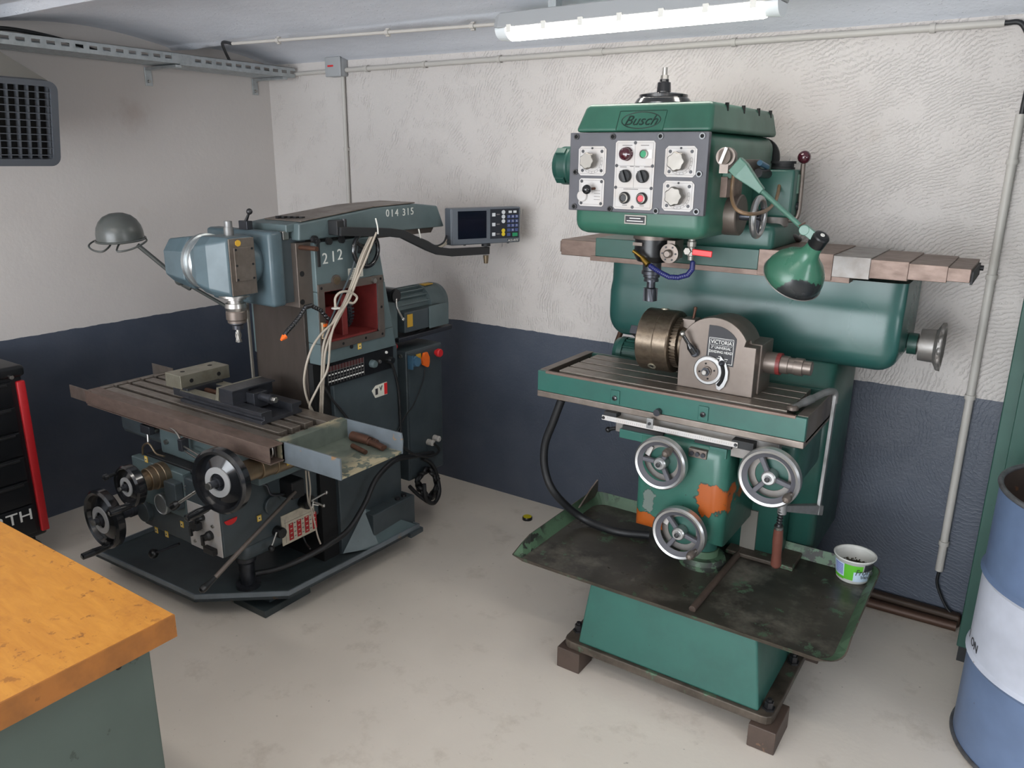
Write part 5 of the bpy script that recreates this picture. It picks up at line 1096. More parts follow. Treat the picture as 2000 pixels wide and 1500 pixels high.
# right side of the head: feed drum, handwheel, gearbox, lever
xr = 2.856
g0 = PX(1443, 420, 2.885); m = MB(); m.lathe((xr - .01, g0.y, g0.z), X_, [(.062, 0), (.062, .045), (.058, .048), (.02, .049)], 36); fd = m.build('feed_drum', 'head_steel', GM)
hwc = PX(1481, 424, 2.95); m = MB(); m.ring(hwc, X_, .055, .010, 36, 10); hw = m.build('handwheel', 'alu', GM); MB().cyl(V((2.89, hwc.y, hwc.z)), hwc + X_ * .012, .012, n=14).build('hub', 'vise_black', hw)
for k in range(3): a = 2 * PI * k / 3 + .4; d = V((0, math.cos(a), math.sin(a))); MB().cyl(hwc + d * .008, hwc + d * .052, .008, n=10).build('spoke', 'vise_black', hw)
gb = MB().rbox(2.85, 2.985, -.43, -.30, 1.475, 1.625, .008, 2).build('side_gearbox', 'green', GM)
MB().lathe((2.93, -.37, 1.625), Z_, [(.038, 0), (.038, .006), (.034, .008), (.034, .018), (.040, .018), (.040, .026)], 28).build('filler_cap', 'black_matte', gb)
MB().lathe((2.92, -.37, 1.475), -Z_, [(.045, 0), (.045, .03), (.040, .034)], 28).build('pinion_boss', 'rust_grey', gb)
MB().box(2.985, 2.988, -.385, -.345, 1.55, 1.61).build('name_plate', 'green_head_side', gb); MB().cyl((2.985, -.365, 1.51), (2.992, -.365, 1.51), .013, n=14).build('plug', 'black_matte', gb)
l0 = PY(1538, 430, -.36); m = MB(); m.tube([l0, PY(1550, 430, -.36), PY(1558, 420, -.36), PY(1562, 395, -.36), PY(1569, 320, -.36)], .0075, 10); lv = m.build('feed_lever', 'head_steel', GM); MB().sphere(PY(1571, 307, -.36), .021, 18).build('lever_ball', 'maroon', lv)
MB().cyl(l0 - X_ * .03, l0 + X_ * .004, .012, n=12).build('lever_socket', 'rust_grey', lv)
m = MB(); m.tube([PX(1510, 453, 2.90), PX(1525, 453, 2.93), PX(1545, 460, 2.95), PX(1560, 468, 2.96)], [.008, .012, .013, .012, .011], 10); m.build('clamp_handle', 'black_plastic', GM)
MB().box(xr - .005, xr + .02, -.74, -.60, 1.545, 1.605).build('limit_rail', 'rust_plate', GM, bevel=.002)
a = PX(1470, 345, 2.89); MB().box(xr, 2.885, -.68, -.46, 1.60, 1.655).build('switch_rail', 'head_steel', GM, bevel=.002)
m = MB(); m.cyl(PX(1480, 338, 2.90), PX(1512, 341, 2.90), .014, n=16); sw = m.build('limit_switch', 'screw_dark', GM); m = MB(); a = PX(1484, 318, 2.905); b_ = PX(1498, 326, 2.905); m.tube([a, b_], .009, 8, 1); m.build('switch_cap', 'socket_blue', sw)
m = MB(); m.tube([PX(1513, 341, 2.905), PX(1522, 352, 2.93), PX(1520, 375, 2.95), PX(1513, 395, 2.97), PX(1495, 412, 2.985), PX(1465, 418, 2.98), PX(1440, 410, 2.95), PX(1430, 390, 2.92), PX(1430, 365, 2.90), PX(1433, 340, 2.89)], .0055, 8); m.build('oil_line', 'hose_brown', GM)
MB().box(xr, 2.892, -.735, -.66, 1.60, 1.635).build('lamp_bracket', 'lamp_green', GM, bevel=.003)
m = MB(); m.lathe((2.80, -.212, 1.66), Y_, [(.070, 0), (.070, .012), (.055, .02), (.055, .05)], 36); m.build('rear_pulley', 'black_matte', GM)
# knee, saddle, table
KN = MB().rbox(2.692, 2.992, -.868, -.50, .478, .815, .045, 5, 'zx').build('knee', 'knee_paint', GM, label='green knee with large flaked orange primer patches')
MB().lathe((2.885, -.70, .334), Z_, [(.078, 0), (.078, .018), (.072, .034), (.052, .036), (.052, .06)], 36).build('lift_base', 'green_pale', GM)
MB().lathe((2.885, -.70, .39), Z_, [(.046, 0), (.046, .11)], 28).build('lift_screw', 'green', GM)
SD = MB().box(2.60, 3.13, -.835, -.50, .785, .858).build('saddle', 'rust_grey', GM, bevel=.003)
a = PY(1211, 842, -.85); MB().box(a.x, a.x + .14, -.855, -.82, .775, .805).build('saddle_wing', 'green_light', SD, bevel=.002); MB().box(a.x + .008, a.x + .15, -.85, -.82, .805, .818).build('wiper', 'black_matte', SD)
a = PY(1386, 880, -.85); MB().box(a.x, a.x + .055, -.855, -.82, a.z - .016, a.z + .016).build('saddle_wing', 'green_light', SD, bevel=.002); MB().box(a.x - .05, a.x + .065, -.85, -.815, a.z + .016, a.z + .028).build('wiper', 'black_matte', SD)
a = PY(1366, 884, -.86); tb = MB().box(a.x - .03, a.x + .028, -.875, -.84, a.z - .014, a.z + .014).build('stop_block', 'head_steel', SD, bevel=.002)
for dx in (-.018, .0, .018): MB().cyl((a.x + dx, -.875, a.z), (a.x + dx, -.882, a.z), .007, n=12).build('cap_screw', 'vise_black', tb)
HS = MB().rbox(3.00, 3.175, -.80, -.46, .68, .86, .03, 3).build('feed_housing', 'green', GM)
TB = MB().box(2.335, 3.165, -.832, -.515, .868, .922).build('table', 'tray_oily', GM)
MB().box(2.302, 3.201, -.848, -.828, .880, .950).build('table_front', 'green_light', TB, bevel=.002)
MB().box(2.302, 3.201, -.850, -.51, .858, .880).build('table_skirt', 'cast_steel', TB, bevel=.003)
MB().box(2.302, 2.334, -.830, -.500, .868, .952).build('table_end', 'head_steel', TB, bevel=.002); MB().box(3.170, 3.201, -.830, -.500, .868, .952).build('table_end', 'head_steel', TB, bevel=.002)
MB().box(2.302, 3.201, -.515, -.498, .868, .950).build('table_back', 'green', TB, bevel=.002); MB().box(2.334, 3.17, -.850, -.838, .9445, .953).build('table_lip', 'rust_plate', TB, bevel=.001)
ed = [(-.822, -.760), (-.748, -.686), (-.674, -.612), (-.600, -.545)]
for a, b_ in ed: MB().box(2.372, 3.138, a, b_, .922, .956).build('table_rail', 'table_steel', TB, bevel=.0015)
for px, py in ((1202, 777), (1374, 809)):
    q = PY(px, py, -.848); o = MB().box(q.x - .016, q.x + .016, -.853, -.848, q.z - .02, q.z + .026).build('stop_boss', 'green_light', TB, bevel=.002); MB().lathe((q.x, -.853, q.z), -Y_, [(.009, 0), (.008, .004), (.003, .006)], 14).build('boss_screw', 'black_gloss', o)
q = PY(1284, 803, -.85); MB().cyl(q + X_ * .005, q + X_ * .005 - Y_ * .02, .011, n=16).build('cap_screw', 'vise_black', TB)
for px, py in ((1090, 759),):
    pass
a = PY(1176, 814, -.872); b_ = PY(1441, 868, -.872); SC = MB().box(a.x, b_.x, -.874, -.870, a.z - .009, a.z + .007).build('scale_rule', 'plate_white', GM, label='long white scale rule', bevel=.001)
for i in range(60): x = a.x + .02 + (b_.x - a.x - .04) * i / 59; MB().box(x - .0003, x + .0003, -.8745, -.874, a.z - .004, a.z + (.001 if i % 5 else .004)).build('rule_tick', 'print_grey', SC)
for q in (a, b_): MB().lathe((q.x + (.006 if q is a else -.006), -.874, a.z - .001), -Y_, [(.0055, 0), (.0045, .003)], 12).build('rule_screw', 'screw_dark', SC)
q = PY(1270, 818, -.875); br = MB().box(q.x - .011, q.x + .011, -.878, -.868, a.z - .004, .868).build('pointer_bracket', 'alu', GM, bevel=.001); MB().cyl((q.x, -.878, .852), (q.x, -.883, .852), .005, n=10).build('bracket_screw', 'screw_dark', br)
MB().box(a.x + .005, a.x + .05, -.87, -.83, a.z + .006, a.z + .02).build('rule_mount', 'black_matte', GM); MB().box(b_.x - .02, b_.x + .045, -.868, -.83, a.z - .012, a.z + .012).build('rule_mount', 'black_matte', GM)
q = PY(1188, 839, -.80); m = MB(); m.cyl(q, q + V((.03, .0, .012)), .006, n=10).sphere(q, .010, 12); m.build('lock_lever', 'black_plastic', GM)
def green_wheel(px, py, rp, y, angs, hang, tag_=False):
    c = PY(px, py, y); R = RAD(rp, c); m = MB(); m.lathe(c, -Y_, [(R * .80, .0), (R * .80, .010), (R * .86, .016), (R * .94, .018), (R, .012), (R, -.010), (R * .95, -.014), (R * .80, -.010), (R * .80, 0)], 56, cap=False)
    o = m.build('handwheel', 'alu', GM)
    m = MB(); m.lathe(c, -Y_, [(R * .70, .006), (R * .80, .0125), (R * .855, .0165)], 56, cap=False); m.build('inner_rim', 'panel_grey', o, fixn=False)
    for a in angs:
        d = V((math.cos(a), 0, math.sin(a))); MB().obox(c + d * (R * .48) + Y_ * .002, d, Y_, d.cross(Y_), R * .34, .008, R * .085).build('spoke', 'panel_grey', o, bevel=.004)
    m = MB(); m.lathe(c, -Y_, [(R * .24, -.02), (R * .24, .012), (R * .20, .016), (R * .12, .016), (R * .10, .022)], 24); m.build('hub', 'alu', o)
    m = MB(); m.lathe(c - Y_ * .016, -Y_, [(R * .09, 0), (R * .09, .010), (R * .05, .012)], 8); m.build('axle', 'screw_dark', o)
    h = c + V((math.cos(hang), 0, math.sin(hang))) * (R * .82) - Y_ * .012; d = V((0, -1, 0)); m = MB(); m.lathe(h, d, [(.006, 0), (.006, .012), (.009, .016), (.013, .034), (.012, .048), (.008, .058), (.002, .062)], 16); m.build('crank_handle', 'head_steel', o)
    m = MB(); m.lathe(c + Y_ * .020, -Y_, [(R * .78, -.012), (R * .78, 0), (R * .54, 0), (R * .54, -.012)], 40, cap=False); m.build('dial_ring', 'rust_grey', o)
    m = MB(); m.lathe(c + Y_ * .024, -Y_, [(R * .56, -.06), (R * .56, 0), (R * .2, .002)], 36); m.build('bearing', 'green', o)
    if tag_: q = c + V((-R * .55, .012, R * .32)); MB().obox(q, V((.4, 0, 1)), Y_, V((1, 0, -.4)), R * .20, .001, R * .09).build('direction_tag', 'plate_white', o)
    return o
green_wheel(1291, 904, 53, -.925, (PI * .99, PI * .99 - 2.0, PI * .99 + 2.1), 1.0, True)
green_wheel(1503, 932, 60.5, -.905, (2.05, 2.05 + 2.0, 2.05 - 2.3), -.42)
green_wheel(1327, 1040.5, 54, -.925, (2.3, 2.3 + 1.85, 2.3 - 2.55), -.55, True)
m = MB(); m.tube([PY(1097, 780, -.78), PY(1082, 820, -.78), PY(1064, 870, -.78), PY(1065, 920, -.78), PY(1085, 965, -.77), PZ(1135, 1010, .365), PZ(1200, 1037, .352), PZ(1268, 1045, .352)], .0145, 12); m.build('drain_hose', 'rubber', GM, label='thick black drain hose')
# motor and pipe behind the table
m = MB(); m.lathe((2.355, -.36, .93), X_, [(.03, 0), (.055, .012), (.062, .03), (.062, .05)], 28); bm_ = m.build('pump_motor', 'green_light', GM); m = MB(); m.lathe((2.405, -.36, .93), X_, [(.054, 0), (.054, .18)], 28); m.build('motor_body', 'green', bm_)
for i in range(20): a = 2 * PI * i / 20; d = V((0, math.cos(a), math.sin(a))); MB().obox(V((2.495, -.36, .93)) + d * .056, X_, d, d.cross(X_), .088, .005, .002).build('fin', 'green', bm_)
MB().box(2.50, 2.70, -.42, -.30, .875, .985).build('motor_bracket', 'green', GM)
m = MB(); m.cyl((2.36, -.30, 1.04), PY(1204, 672, -.30), .011, n=12); m.build('oil_pipe', 'copper_pipe', GM)

# ---------------------------------------------------------------- dividing head with chuck
DH = thing('dividing_head', 'brown-grey steel dividing head with a three-jaw chuck on the green mill table', 'dividing head', (2.9, -.68, .956))
yf = -.762; cx, cz, R_ = 2.884, 1.078, .112
P_ = [V((2.774, yf, .956)), V((3.015, yf, .956)), V((3.015, yf, 1.112)), V((2.979, yf, 1.112))]
a0 = math.atan2(1.112 - cz, 2.979 - cx)
arc = [V((cx + R_ * math.cos(a), yf, cz + R_ * math.sin(a))) for a in [a0 + (PI * 1.02 - a0) * i / 22 for i in range(1, 23)]]
m = MB(); m.prism(P_ + arc, (0, .045, 0)); m.build('front_plate', 'head_steel', DH, bevel=.0025)
m = MB(); m.lathe((cx + .0, yf + .045, cz), Y_, [(R_ * .98, 0), (R_ * .98, .025), (R_ * .93, .03), (R_ * .93, .10), (R_ * .8, .12)], 48); m.build('housing', 'head_steel', DH)
MB().box(2.90, 3.020, yf + .045, yf + .165, .956, 1.115).build('rear_support', 'head_steel', DH, bevel=.004); MB().box(2.79, 2.905, yf + .045, yf + .165, .956, 1.0).build('foot', 'head_steel', DH, bevel=.003)
lp = [V((cx + .09 * math.cos(a), yf - .002, cz - .003 + .09 * math.sin(a))) for a in [PI * .52 - PI * .42 * i / 14 for i in range(15)]]
np_ = [(-.004, .088), (-.006, -.04), (.068, -.045), (.085, .02)]
poly = [V((cx - .022, yf, cz - .030)), V((cx + .066, yf, cz - .034)), V((cx + .070, yf, cz + .045))] + [V((cx + .088 * math.cos(a), yf, cz + .088 * math.sin(a))) for a in [.66 + .98 * i / 10 for i in range(11)]] + [V((cx - .018, yf, cz + .088))]
NPl = MB().prism(poly, (0, -.002, 0)).build('name_plate', 'ink', DH, label='black name plate with white lettering')
tl = X_
nx_ = cx + .024
for s_, sz, dz in (('VICTORIA', .0165, .037), ('3" UNIVERSAL', .0115, .020), ('DIVIDING HEAD', .0115, .007)):
    text(s_, sz, (nx_, yf - .0024, cz + dz), X_, Z_, 'white_print', NPl, 'lettering', .0003, sx=.88)
for k, w_ in enumerate((.006, .024, .022)): MB().box(nx_ - w_, nx_ + w_, yf - .0024, yf - .002, cz - .0075 - .0065 * k, cz - .0057 - .0065 * k).build('printed_word', 'white_print', NPl)
m = MB()
for a_, b_ in (((cx - .014, .050), (cx + .062, .050)), ((cx - .014, -.026), (cx + .062, -.028)), ((cx - .014, .050), (cx - .014, -.026)), ((cx + .062, .050), (cx + .062, -.028))):
    p, q = V((a_[0], yf - .0023, cz + a_[1])), V((b_[0], yf - .0023, cz + b_[1])); d = q - p; m.obox((p + q) / 2, d, Y_, d.cross(Y_), d.length / 2, .0003, .0006)
m.build('printed_border', 'white_print', NPl)
m = MB(); m.tube([V((nx_ + x * .92, yf - .0024, cz + .037 + z)) for x, z in ((-.036, .009), (.036, .009), (.040, .0), (.036, -.009), (-.036, -.009), (-.040, 0))], .0005, 5, 1, True); m.build('printed_border', 'white_print', NPl)
pc = PY(1385, 722, yf); m = MB(); n_ = 40
m.lathe(pc, -Y_, [(.046, 0), (.046, .012), (.043, .014), (.035, .014)], 40); sec = m.build('index_ring', 'alu', DH)
out = [(.036, .052), (.055, .030), (.064, .005), (.064, -.02), (.055, -.045), (.042, -.058), (.032, -.055), (.026, -.03), (.03, .02)]
MB().prism([pc + V((x, -.004, z)) for x, z in out], (0, -.008, 0)).build('sector_plate', 'alu', sec, bevel=.001)
m = MB(); m.tube([pc + V((.044, -.0125, .026)), pc + V((.050, -.0125, .0)), pc + V((.046, -.0125, -.024)), pc + V((.036, -.0125, -.042))], .0055, 8); m.build('sector_slot', 'dark_hole', sec)
MB().lathe(pc + V((.043, -.012, .030)), -Y_, [(.009, 0), (.009, .006), (.006, .014), (.002, .018)], 16).build('sector_knob', 'vise_black', sec)
m = MB(); m.lathe(pc - Y_ * .014, -Y_, [(.034, 0), (.034, .006), (.016, .007), (.016, .014)], 36); ip = m.build('index_plate', 'head_steel', sec)
for i in range(4): a = PI / 2 * i + .2; MB().cyl(pc + V((.024 * math.cos(a), -.020, .024 * math.sin(a))), pc + V((.024 * math.cos(a), -.0222, .024 * math.sin(a))), .003, n=8).build('index_hole', 'dark_hole', sec)
MB().lathe(pc - Y_ * .028, -Y_, [(.014, 0), (.014, .007)], 6, smooth=False).build('hex_nut', 'vise_black', sec); MB().lathe(pc - Y_ * .035, -Y_, [(.008, 0), (.008, .012), (.006, .013)], 16).build('index_shaft', 'bright_steel', sec)
a = PY(1359, 688, yf); b_ = PY(1333, 652, yf - .035); m = MB(); m.lathe(a, -Y_, [(.014, 0), (.014, .012), (.010, .018)], 16); lk = m.build('lock_boss', 'vise_black', DH); m = MB(); d = b_ - (a - Y_ * .014); m.lathe(a - Y_ * .014, d, [(.011, 0), (.012, d.length * .3), (.006, d.length * .5), (.006, d.length * .9)], 14); m.build('lock_lever', 'black_gloss', lk); MB().sphere(b_, .0095, 12).build('lever_ball', 'bright_steel', lk)
ax = V((0, -.69, 1.080)); CR = .102
ch = MB().lathe((2.630, ax.y, ax.z), X_, [(CR * .35, .0), (CR * .96, .0), (CR, .004), (CR, .058), (CR * .985, .060), (CR, .062), (CR, .105), (CR * .97, .110), (CR * .6, .110)], 56).build('chuck', 'chuck_steel', DH, label='round bare steel chuck')
for i in range(3):
    a = 2 * PI * i / 3 + .6; d = V((0, math.cos(a), math.sin(a))); MB().obox(V((2.626, ax.y, ax.z)) + d * (CR * .62), X_, d, d.cross(X_), .018, CR * .36, .014).build('jaw', 'vise_black', ch, bevel=.002)
for a in (-PI * .74, PI * .5 - .1):
    d = V((0, math.cos(a), math.sin(a))); q = V((2.683, ax.y, ax.z)) + d * CR; m = MB(); m.lathe(q - d * .006, d, [(.014, 0), (.014, .008), (.008, .008), (.007, .002)], 20, cap=False); k = m.build('key_socket', 'vise_steel', ch); MB().cyl(q - d * .004, q + d * .0012, .0075, n=4).build('square_hole', 'dark_hole', k)
m = MB(); m.lathe((2.740, ax.y, ax.z), X_, [(CR * .72, 0), (CR * .76, .004), (CR * .76, .020), (CR * .6, .022), (CR * .5, .05)], 40)
for i in range(44): a = 2 * PI * i / 44; d = V((0, math.cos(a), math.sin(a))); m.obox(V((2.751, ax.y, ax.z)) + d * (CR * .77), X_, d, d.cross(X_), .010, .003, .0035)
m.build('index_gear', 'chuck_steel', DH)
m = MB(); m.box(2.755, 2.80, ax.y - .02, ax.y + .03, ax.z + .05, ax.z + .085); cl = m.build('clamp_lug', 'head_steel', DH, bevel=.004); q = PY(1362, 625, -.70); m = MB(); m.cyl((2.785, ax.y, ax.z + .08), (2.79, ax.y, ax.z + .118), .0045, n=10).cyl((2.789, ax.y, ax.z + .112), (2.79, ax.y, ax.z + .122), .0055, n=10); m.build('plunger', 'rusty_steel', cl)
m = MB(); m.lathe((3.015, -.66, 1.05), X_, [(.034, 0), (.034, .045), (.028, .046), (.028, .075), (.025, .076), (.025, .092), (.027, .093), (.027, .118), (.022, .119), (.022, .142), (.015, .143)], 28); m.build('spindle_tail', 'head_steel', DH)
m = MB(); m.lathe((3.055, -.66, 1.05), X_, [(.0345, 0), (.0345, .012)], 28); m.build('red_band', 'red_paint', DH)

# ---------------------------------------------------------------- bar clamp hanging on the table end
BC = thing('bar_clamp', 'steel bar clamp with a wooden handle hooked over the green mill table end', 'clamp', (3.21, -.62, .46))
t0 = PZ(1548, 797, .962); t1 = PZ(1592, 776, .975); t2 = PZ(1626, 770, .975); bx = V((3.225, -.615, .966)); bt = V((3.225, -.648, .585))
m = MB(); m.tube([t0, t0.lerp(t1, .5), t1, V((3.205, -.655, .983)), V((3.222, -.62, .978)), bx.lerp(bt, .06)], [.010, .013, .011, .011, .010, .010], 10); m.build('fixed_jaw', 'clamp_steel', BC); m = MB(); m.lathe(t0 - Z_ * .004, Z_, [(.017, 0), (.017, .008), (.012, .012)], 16); m.build('jaw_pad', 'head_steel', BC)
d = bt - bx; m = MB(); m.obox((bx + bt) / 2, d, X_, d.cross(X_), d.length / 2, .005, .011); m.build('bar', 'clamp_steel', BC, bevel=.001)
j1 = V((3.222, -.645, .598)); j2 = PX(1528, 992, 3.15); m = MB(); dd = j2 - j1; s = dd.cross(Z_).normalized()
m.loft([[j1 - dd * .08 + s * .012 + Z_ * .018, j1 - dd * .08 - s * .012 + Z_ * .018, j1 - dd * .08 - s * .012 - Z_ * .016, j1 - dd * .08 + s * .012 - Z_ * .016], [j2 + s * .008 + Z_ * .010, j2 - s * .008 + Z_ * .010, j2 - s * .008 - Z_ * .010, j2 + s * .008 - Z_ * .010]]); m.build('sliding_jaw', 'clamp_steel', BC, bevel=.002)
m = MB(); m.lathe(j2 + Z_ * .018, -Z_, [(.014, 0), (.014, .036)], 16); m.build('screw_nut', 'clamp_steel', BC)
hb = PX(1515, 1106, 3.145); ht_ = PX(1521, 1028, 3.148)
m = MB(); m.cyl(j2 + Z_ * .05, ht_, .0075, n=12)
for k in range(12): p = (j2 + Z_ * .05).lerp(ht_, k / 12); m.ring(p, ht_ - j2, .0075, .0022, 14, 5)
m.build('screw', 'screw_dark', BC); d = hb - ht_; L = d.length; m = MB(); m.lathe(ht_, d, [(.013, 0), (.014, L * .1), (.0155, L * .35), (.0145, L * .7), (.0165, L * .95), (.012, L)], 18); m.build('handle', 'handle_wood', BC, label='worn red-brown wooden handle'); m = MB(); m.lathe(ht_ - d.normalized() * .002, d, [(.0135, 0), (.0135, L * .16)], 18); m.build('ferrule', 'bright_steel', BC)

# ---------------------------------------------------------------- green work lamp
GL = thing('work_lamp', 'chipped green bell-shaded work lamp on an arm beside the control head', 'lamp', (2.90, -.70, 1.62))
pv = PX(1425, 306, 2.905); m = MB(); m.cyl(V((2.89, pv.y + .03, pv.z)), pv + V((-.005, -.02, 0)), .026, n=28).cyl(pv + V((-.005, -.02, 0)), pv + V((-.007, -.028, 0)), .021, n=28); pvo = m.build('pivot', 'head_steel', GL)
m = MB(); q = pv + V((-.006, -.032, .003)); m.obox(q, V((-.35, 0, -1)), Y_, V((1, 0, -.35)), .022, .004, .004); m.build('wing_screw', 'bright_steel', pvo)
MB().box(2.885, 2.91, pv.y - .02, pv.y + .05, pv.z - .045, pv.z + .01).build('pivot_bracket', 'head_steel', GL)
a0_ = PY(1436, 320, pv.y - .01); a1 = PY(1489, 374, pv.y - .02); a2 = PY(1564, 442, pv.y - .045)
d = a1 - a0_; m = MB(); u = d.cross(Y_).normalized()
def sq(p, w_, h_): return [p + u * w_ + Y_ * h_, p - u * w_ + Y_ * h_, p - u * w_ - Y_ * h_, p + u * w_ - Y_ * h_]
m.loft([sq(a0_, .024, .012), sq(a0_.lerp(a1, .25), .024, .013), sq(a0_.lerp(a1, .8), .012, .010), sq(a1, .009, .009)]); m.build('arm_socket', 'lamp_green', GL, bevel=.003)
MB().cyl(a1, a2, .0068, n=12).build('arm', 'lamp_green', GL)
k0 = PY(1572, 449, pv.y - .05); m = MB(); m.lathe(k0 + Y_ * .010, -Y_, [(.014, 0), (.014, .020)], 18).obox(PY(1583, 456, pv.y - .05), V((1, 0, -.7)), Y_, V((.7, 0, 1)), .02, .009, .012); m.build('knuckle', 'lamp_green', GL, bevel=.002)
m = MB(); m.cyl(PY(1560, 441, pv.y - .07), PY(1573, 435, pv.y - .07), .0018, n=6); m.build('lock_pin', 'rusty_steel', GL)
s0 = PY(1602, 466, pv.y - .05); axd = SAX
m = MB(); m.lathe(s0 - axd * .012, axd, [(.014, 0), (.020, .002), (.0225, .006), (.0225, .035)], 24); so = m.build('lamp_socket', 'black_plastic', GL); m = MB(); m.lathe(s0 - axd * .0135, axd, [(.006, 0), (.006, .004)], 12); m.build('socket_pin', 'white_plastic', so)
L0 = s0 + axd * .018; prof = [(.021, 0), (.0225, .022), (.027, .038), (.041, .055), (.060, .072), (.074, .092), (.081, .112), (.0835, .134)]
m = MB(); m.shared(L0, axd, prof + [(r - .0015, h) for r, h in prof[::-1]], 44); sh = m.build('lamp_shade', 'shade_paint', GL, label='green bell shade with flaked black patches', fixn=False)
m = MB(); m.ring(L0 + axd * .134, axd, .0838, .0016, 48, 6); m.build('shade_rim', 'rust_grey', sh); MB().sphere(L0 + axd * .085, .028, 14).build('bulb', 'lamp_inside', sh)
# ================================================================ workbench, drum, cabinet, small things
WB = thing('workbench', 'workbench with a stained orange wooden top and green metal body', 'workbench', (1.5, -3.0, 0))
MB().box(.55, 2.399, -3.55, -2.318, .752, .80).build('bench_top', 'bench_wood', WB, bevel=.001)
MB().box(2.399, 2.403, -3.55, -2.318, .752, .7995).build('edge_band', 'bench_edge', WB)
bc = PZ(310, 1262, .752)
MB().box(.62, 2.36, -3.50, -2.352, 0, .752).build('bench_body', 'bench_paint', WB, bevel=.004)
q = PX(230, 1302, 2.36); m = MB(); m.cyl(q, q + X_ * .003, .006, n=12); m.build('body_hole', 'dark_hole', WB)

dx, dy, dr = 3.955, -.612, .272
DM = thing('steel_drum', 'open-topped steel drum, blue-grey with a white middle band, beside the tall green cabinet', 'drum', (dx, dy, 0))
H = .81; n_ = 72
def dseg(z0, z1, mt, nm, bead0=False, bead1=False):
    prof = []
    if bead0: prof += [(dr + .008, z0)]
    prof += [(dr, z0 + .012), (dr, z1 - .012)]
    if bead1: prof += [(dr + .008, z1)]
    m = MB(); m.lathe((dx, dy, 0), Z_, prof, n_, cap=False); return m.build(nm, mt, DM)
dseg(.0, .29, 'drum_blue', 'lower_shell', False, True); dseg(.29, .545, 'drum_white', 'middle_shell', True, True); dseg(.545, .80, 'drum_blue', 'upper_shell', True, False)
m = MB(); m.lathe((dx, dy, 0), Z_, [(dr, .788), (dr, .80)], n_, cap=False); m.build('shell_edge', 'drum_blue', DM)
m = MB(); m.lathe((dx, dy, 0), Z_, [(dr, .012), (dr + .004, .004), (dr, 0)], n_, cap=False); m.build('shell_edge', 'drum_blue', DM)
m = MB(); m.ring((dx, dy, .803), Z_, dr - .001, .0075, n_, 8); m.build('top_rim', 'drum_rim', DM)
m = MB(); m.ring((dx, dy, .009), Z_, dr + .002, .007, n_, 8); m.build('bottom_rim', 'drum_rim', DM)
m = MB(); m.lathe((dx, dy, 0), Z_, [(dr - .006, .80), (dr - .006, .02), (.0005, .02)], n_, cap=False); m.build('inner_wall', 'drum_inside', DM, fixn=False)
for k, s_ in enumerate('ION'):
    q = PY(1891 + 8 * k, 1262, -.72); a = 2 * PI - math.acos(max(-1, (q.x - dx) / dr)); nd_ = V((math.cos(a), math.sin(a), 0)); q = PY(1894, 1267, -.73)
    text(s_, .036, V((dx, dy, q.z)) + nd_ * (dr + .0012), V((-math.sin(a), math.cos(a), 0)), Z_, 'ink', DM, 'lettering', .0004)

GC = thing('green_cabinet', 'tall dark green steel cabinet standing against the back wall behind the drum', 'cabinet', (3.95, -.15, 0))
MB().box(3.653, 4.35, -.262, -.01, .055, 2.02).build('body', 'green_cabinet', GC, bevel=.004)
MB().box(3.69, 4.33, -.274, -.262, .075, 2.0).build('door', 'green_cabinet', GC, bevel=.003)
MB().box(3.66, 4.34, -.258, -.03, 0, .055).build('plinth', 'black_matte', GC)

# skirting board lying along the wall
m = MB(); m.box(3.2, 3.65, -.045, -.006, .0, .05); struct(m.build('baseboard_back', 'wood_strip', bevel=.01))
m = MB(); m.tube([(3.22, -.075, .018), (3.64, -.062, .018)], .018, 12, 1); tag(m.build('copper_tube', 'copper_pipe'), 'brown copper tube lying on the floor along the back wall', 'pipe')

# plastic tub with swarf on the drip tray
tc_ = PZ(1664, 1128, .3345); zt = .3345
TU = thing('plastic_tub', 'small white and green plastic food tub with metal chips standing in the green drip tray', 'tub', (tc_.x, tc_.y, zt))
rb, rt, hh = .050, .062, .088
prof = [(rb * .9, 0), (rb, .004), (rb + (rt - rb) * .9, hh * .88)]
m = MB(); m.shared((tc_.x, tc_.y, zt), Z_, [(.0005, 0), (rb * .9, 0), (rb, .005), (rt * .965, hh - .006), (rt + .003, hh - .004), (rt + .004, hh), (rt - .001, hh), (rt * .94, hh - .010), (rb * .95, .012), (.0005, .012)], 44); m.build('tub_body', 'tub_white', TU)
def wrap(a0, a1, f0, f1, mt, nm, off=.0006):
    m = MB(); R0 = rb + (rt * .965 - rb) * f0; R1 = rb + (rt * .965 - rb) * f1; n_ = 12; vs_ = []
    for i in range(n_ + 1):
        a = a0 + (a1 - a0) * i / n_
        for R, f in ((R0, f0), (R1, f1)): vs_.append((tc_.x + (R + off) * math.cos(a), tc_.y + (R + off) * math.sin(a), zt + .005 + (hh - .011) * f))
    m.add(vs_, [(2 * i, 2 * i + 2, 2 * i + 3, 2 * i + 1) for i in range(n_)], True); return m.build(nm, mt, TU, fixn=False)
D_ = math.radians
cam_a = math.atan2(CAM.y - tc_.y, CAM.x - tc_.x)
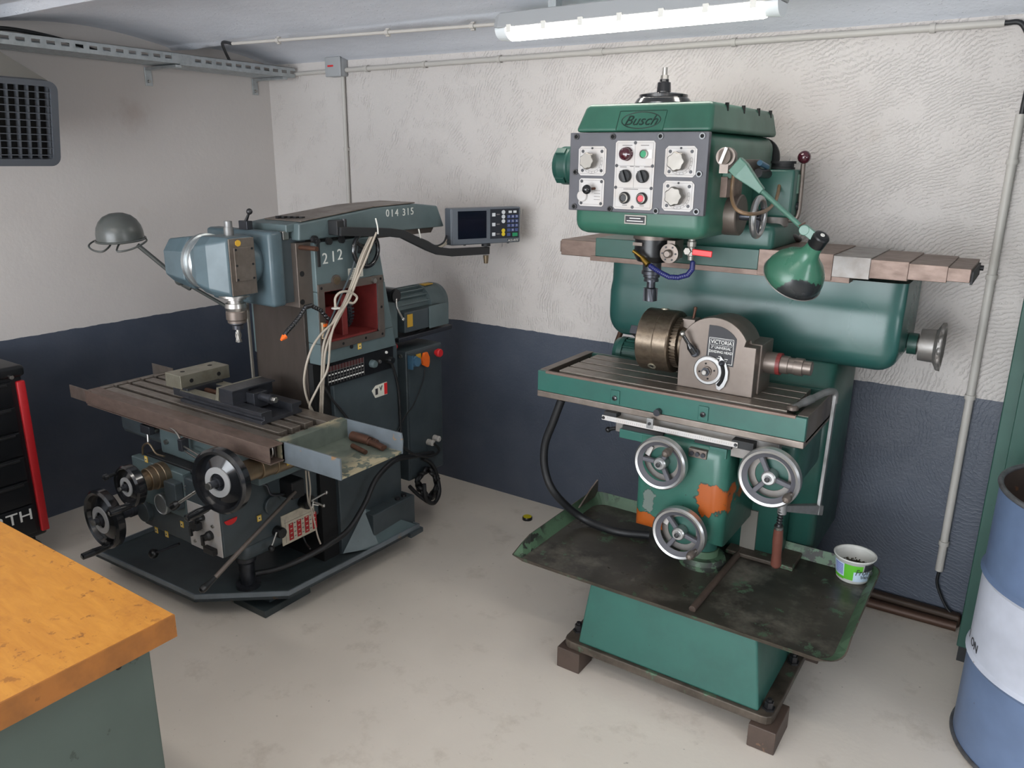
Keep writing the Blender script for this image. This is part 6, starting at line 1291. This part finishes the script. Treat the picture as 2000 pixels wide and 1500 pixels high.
wrap(cam_a - D_(85), cam_a - D_(28), .18, .86, 'tub_pale', 'label_pale'); wrap(cam_a - D_(65), cam_a - D_(32), .30, .80, 'tub_blue', 'label_text', .0011)
for k in range(6): wrap(cam_a - D_(63), cam_a - D_(34), .34 + k * .075, .36 + k * .075, 'tub_pale', 'label_line', .0015)
wrap(cam_a - D_(28), cam_a + D_(30), .14, .86, 'tub_green', 'label_green'); wrap(cam_a - D_(85), cam_a - D_(28), .10, .24, 'tub_green', 'label_green', .0009)
wrap(cam_a + D_(3), cam_a + D_(60), .10, .56, 'tub_pale', 'label_cloud', .0011); wrap(cam_a + D_(34), cam_a + D_(75), .60, .92, 'ink', 'label_dark', .0009)
a = cam_a + D_(30); nd_ = V((math.cos(a), math.sin(a), .12)).normalized(); th = V((-math.sin(a), math.cos(a), 0)); upv = nd_.cross(th)
text('From', .026, V((tc_.x, tc_.y, zt + .044)) + nd_ * (rb + .0125), th, upv, 'ink', TU, 'lettering', .0003, .3); text('blan', .015, V((tc_.x, tc_.y, zt + .027)) + nd_ * (rb + .0105) + th * .006, th, upv, 'ink', TU, 'lettering', .0003)
m = MB(); m.lathe((tc_.x, tc_.y, zt + .04), Z_, [(.052, 0), (.03, .006), (.0005, .008)], 24)
for k in range(260):
    a = random.random() * 6.28; r = .048 * math.sqrt(random.random()); p = V((tc_.x + r * math.cos(a), tc_.y + r * math.sin(a), zt + .042 + random.random() * .008)); d = V((random.uniform(-1, 1), random.uniform(-1, 1), random.uniform(-.3, .6))).normalized()
    u = d.orthogonal().normalized(); m.obox(p, d, u, d.cross(u), .0045, .0014, .0007)
o = m.build('metal_chips', 'chip_dark', TU); o['kind'] = 'stuff'

# yellow cap on the floor
cp_ = PZ(1030, 1011, .008); m = MB(); BCp = thing('bottle_cap', 'yellow and black plastic cap lying on the floor between the mills', 'cap', (cp_.x, cp_.y, 0))
MB().lathe((cp_.x, cp_.y, 0), Z_, [(.024, 0), (.024, .010), (.022, .014)], 28).build('cap_side', 'black_plastic', BCp); MB().lathe((cp_.x, cp_.y, .014), Z_, [(.020, 0), (.020, .0015)], 28).build('cap_top', 'cap_yellow', BCp)
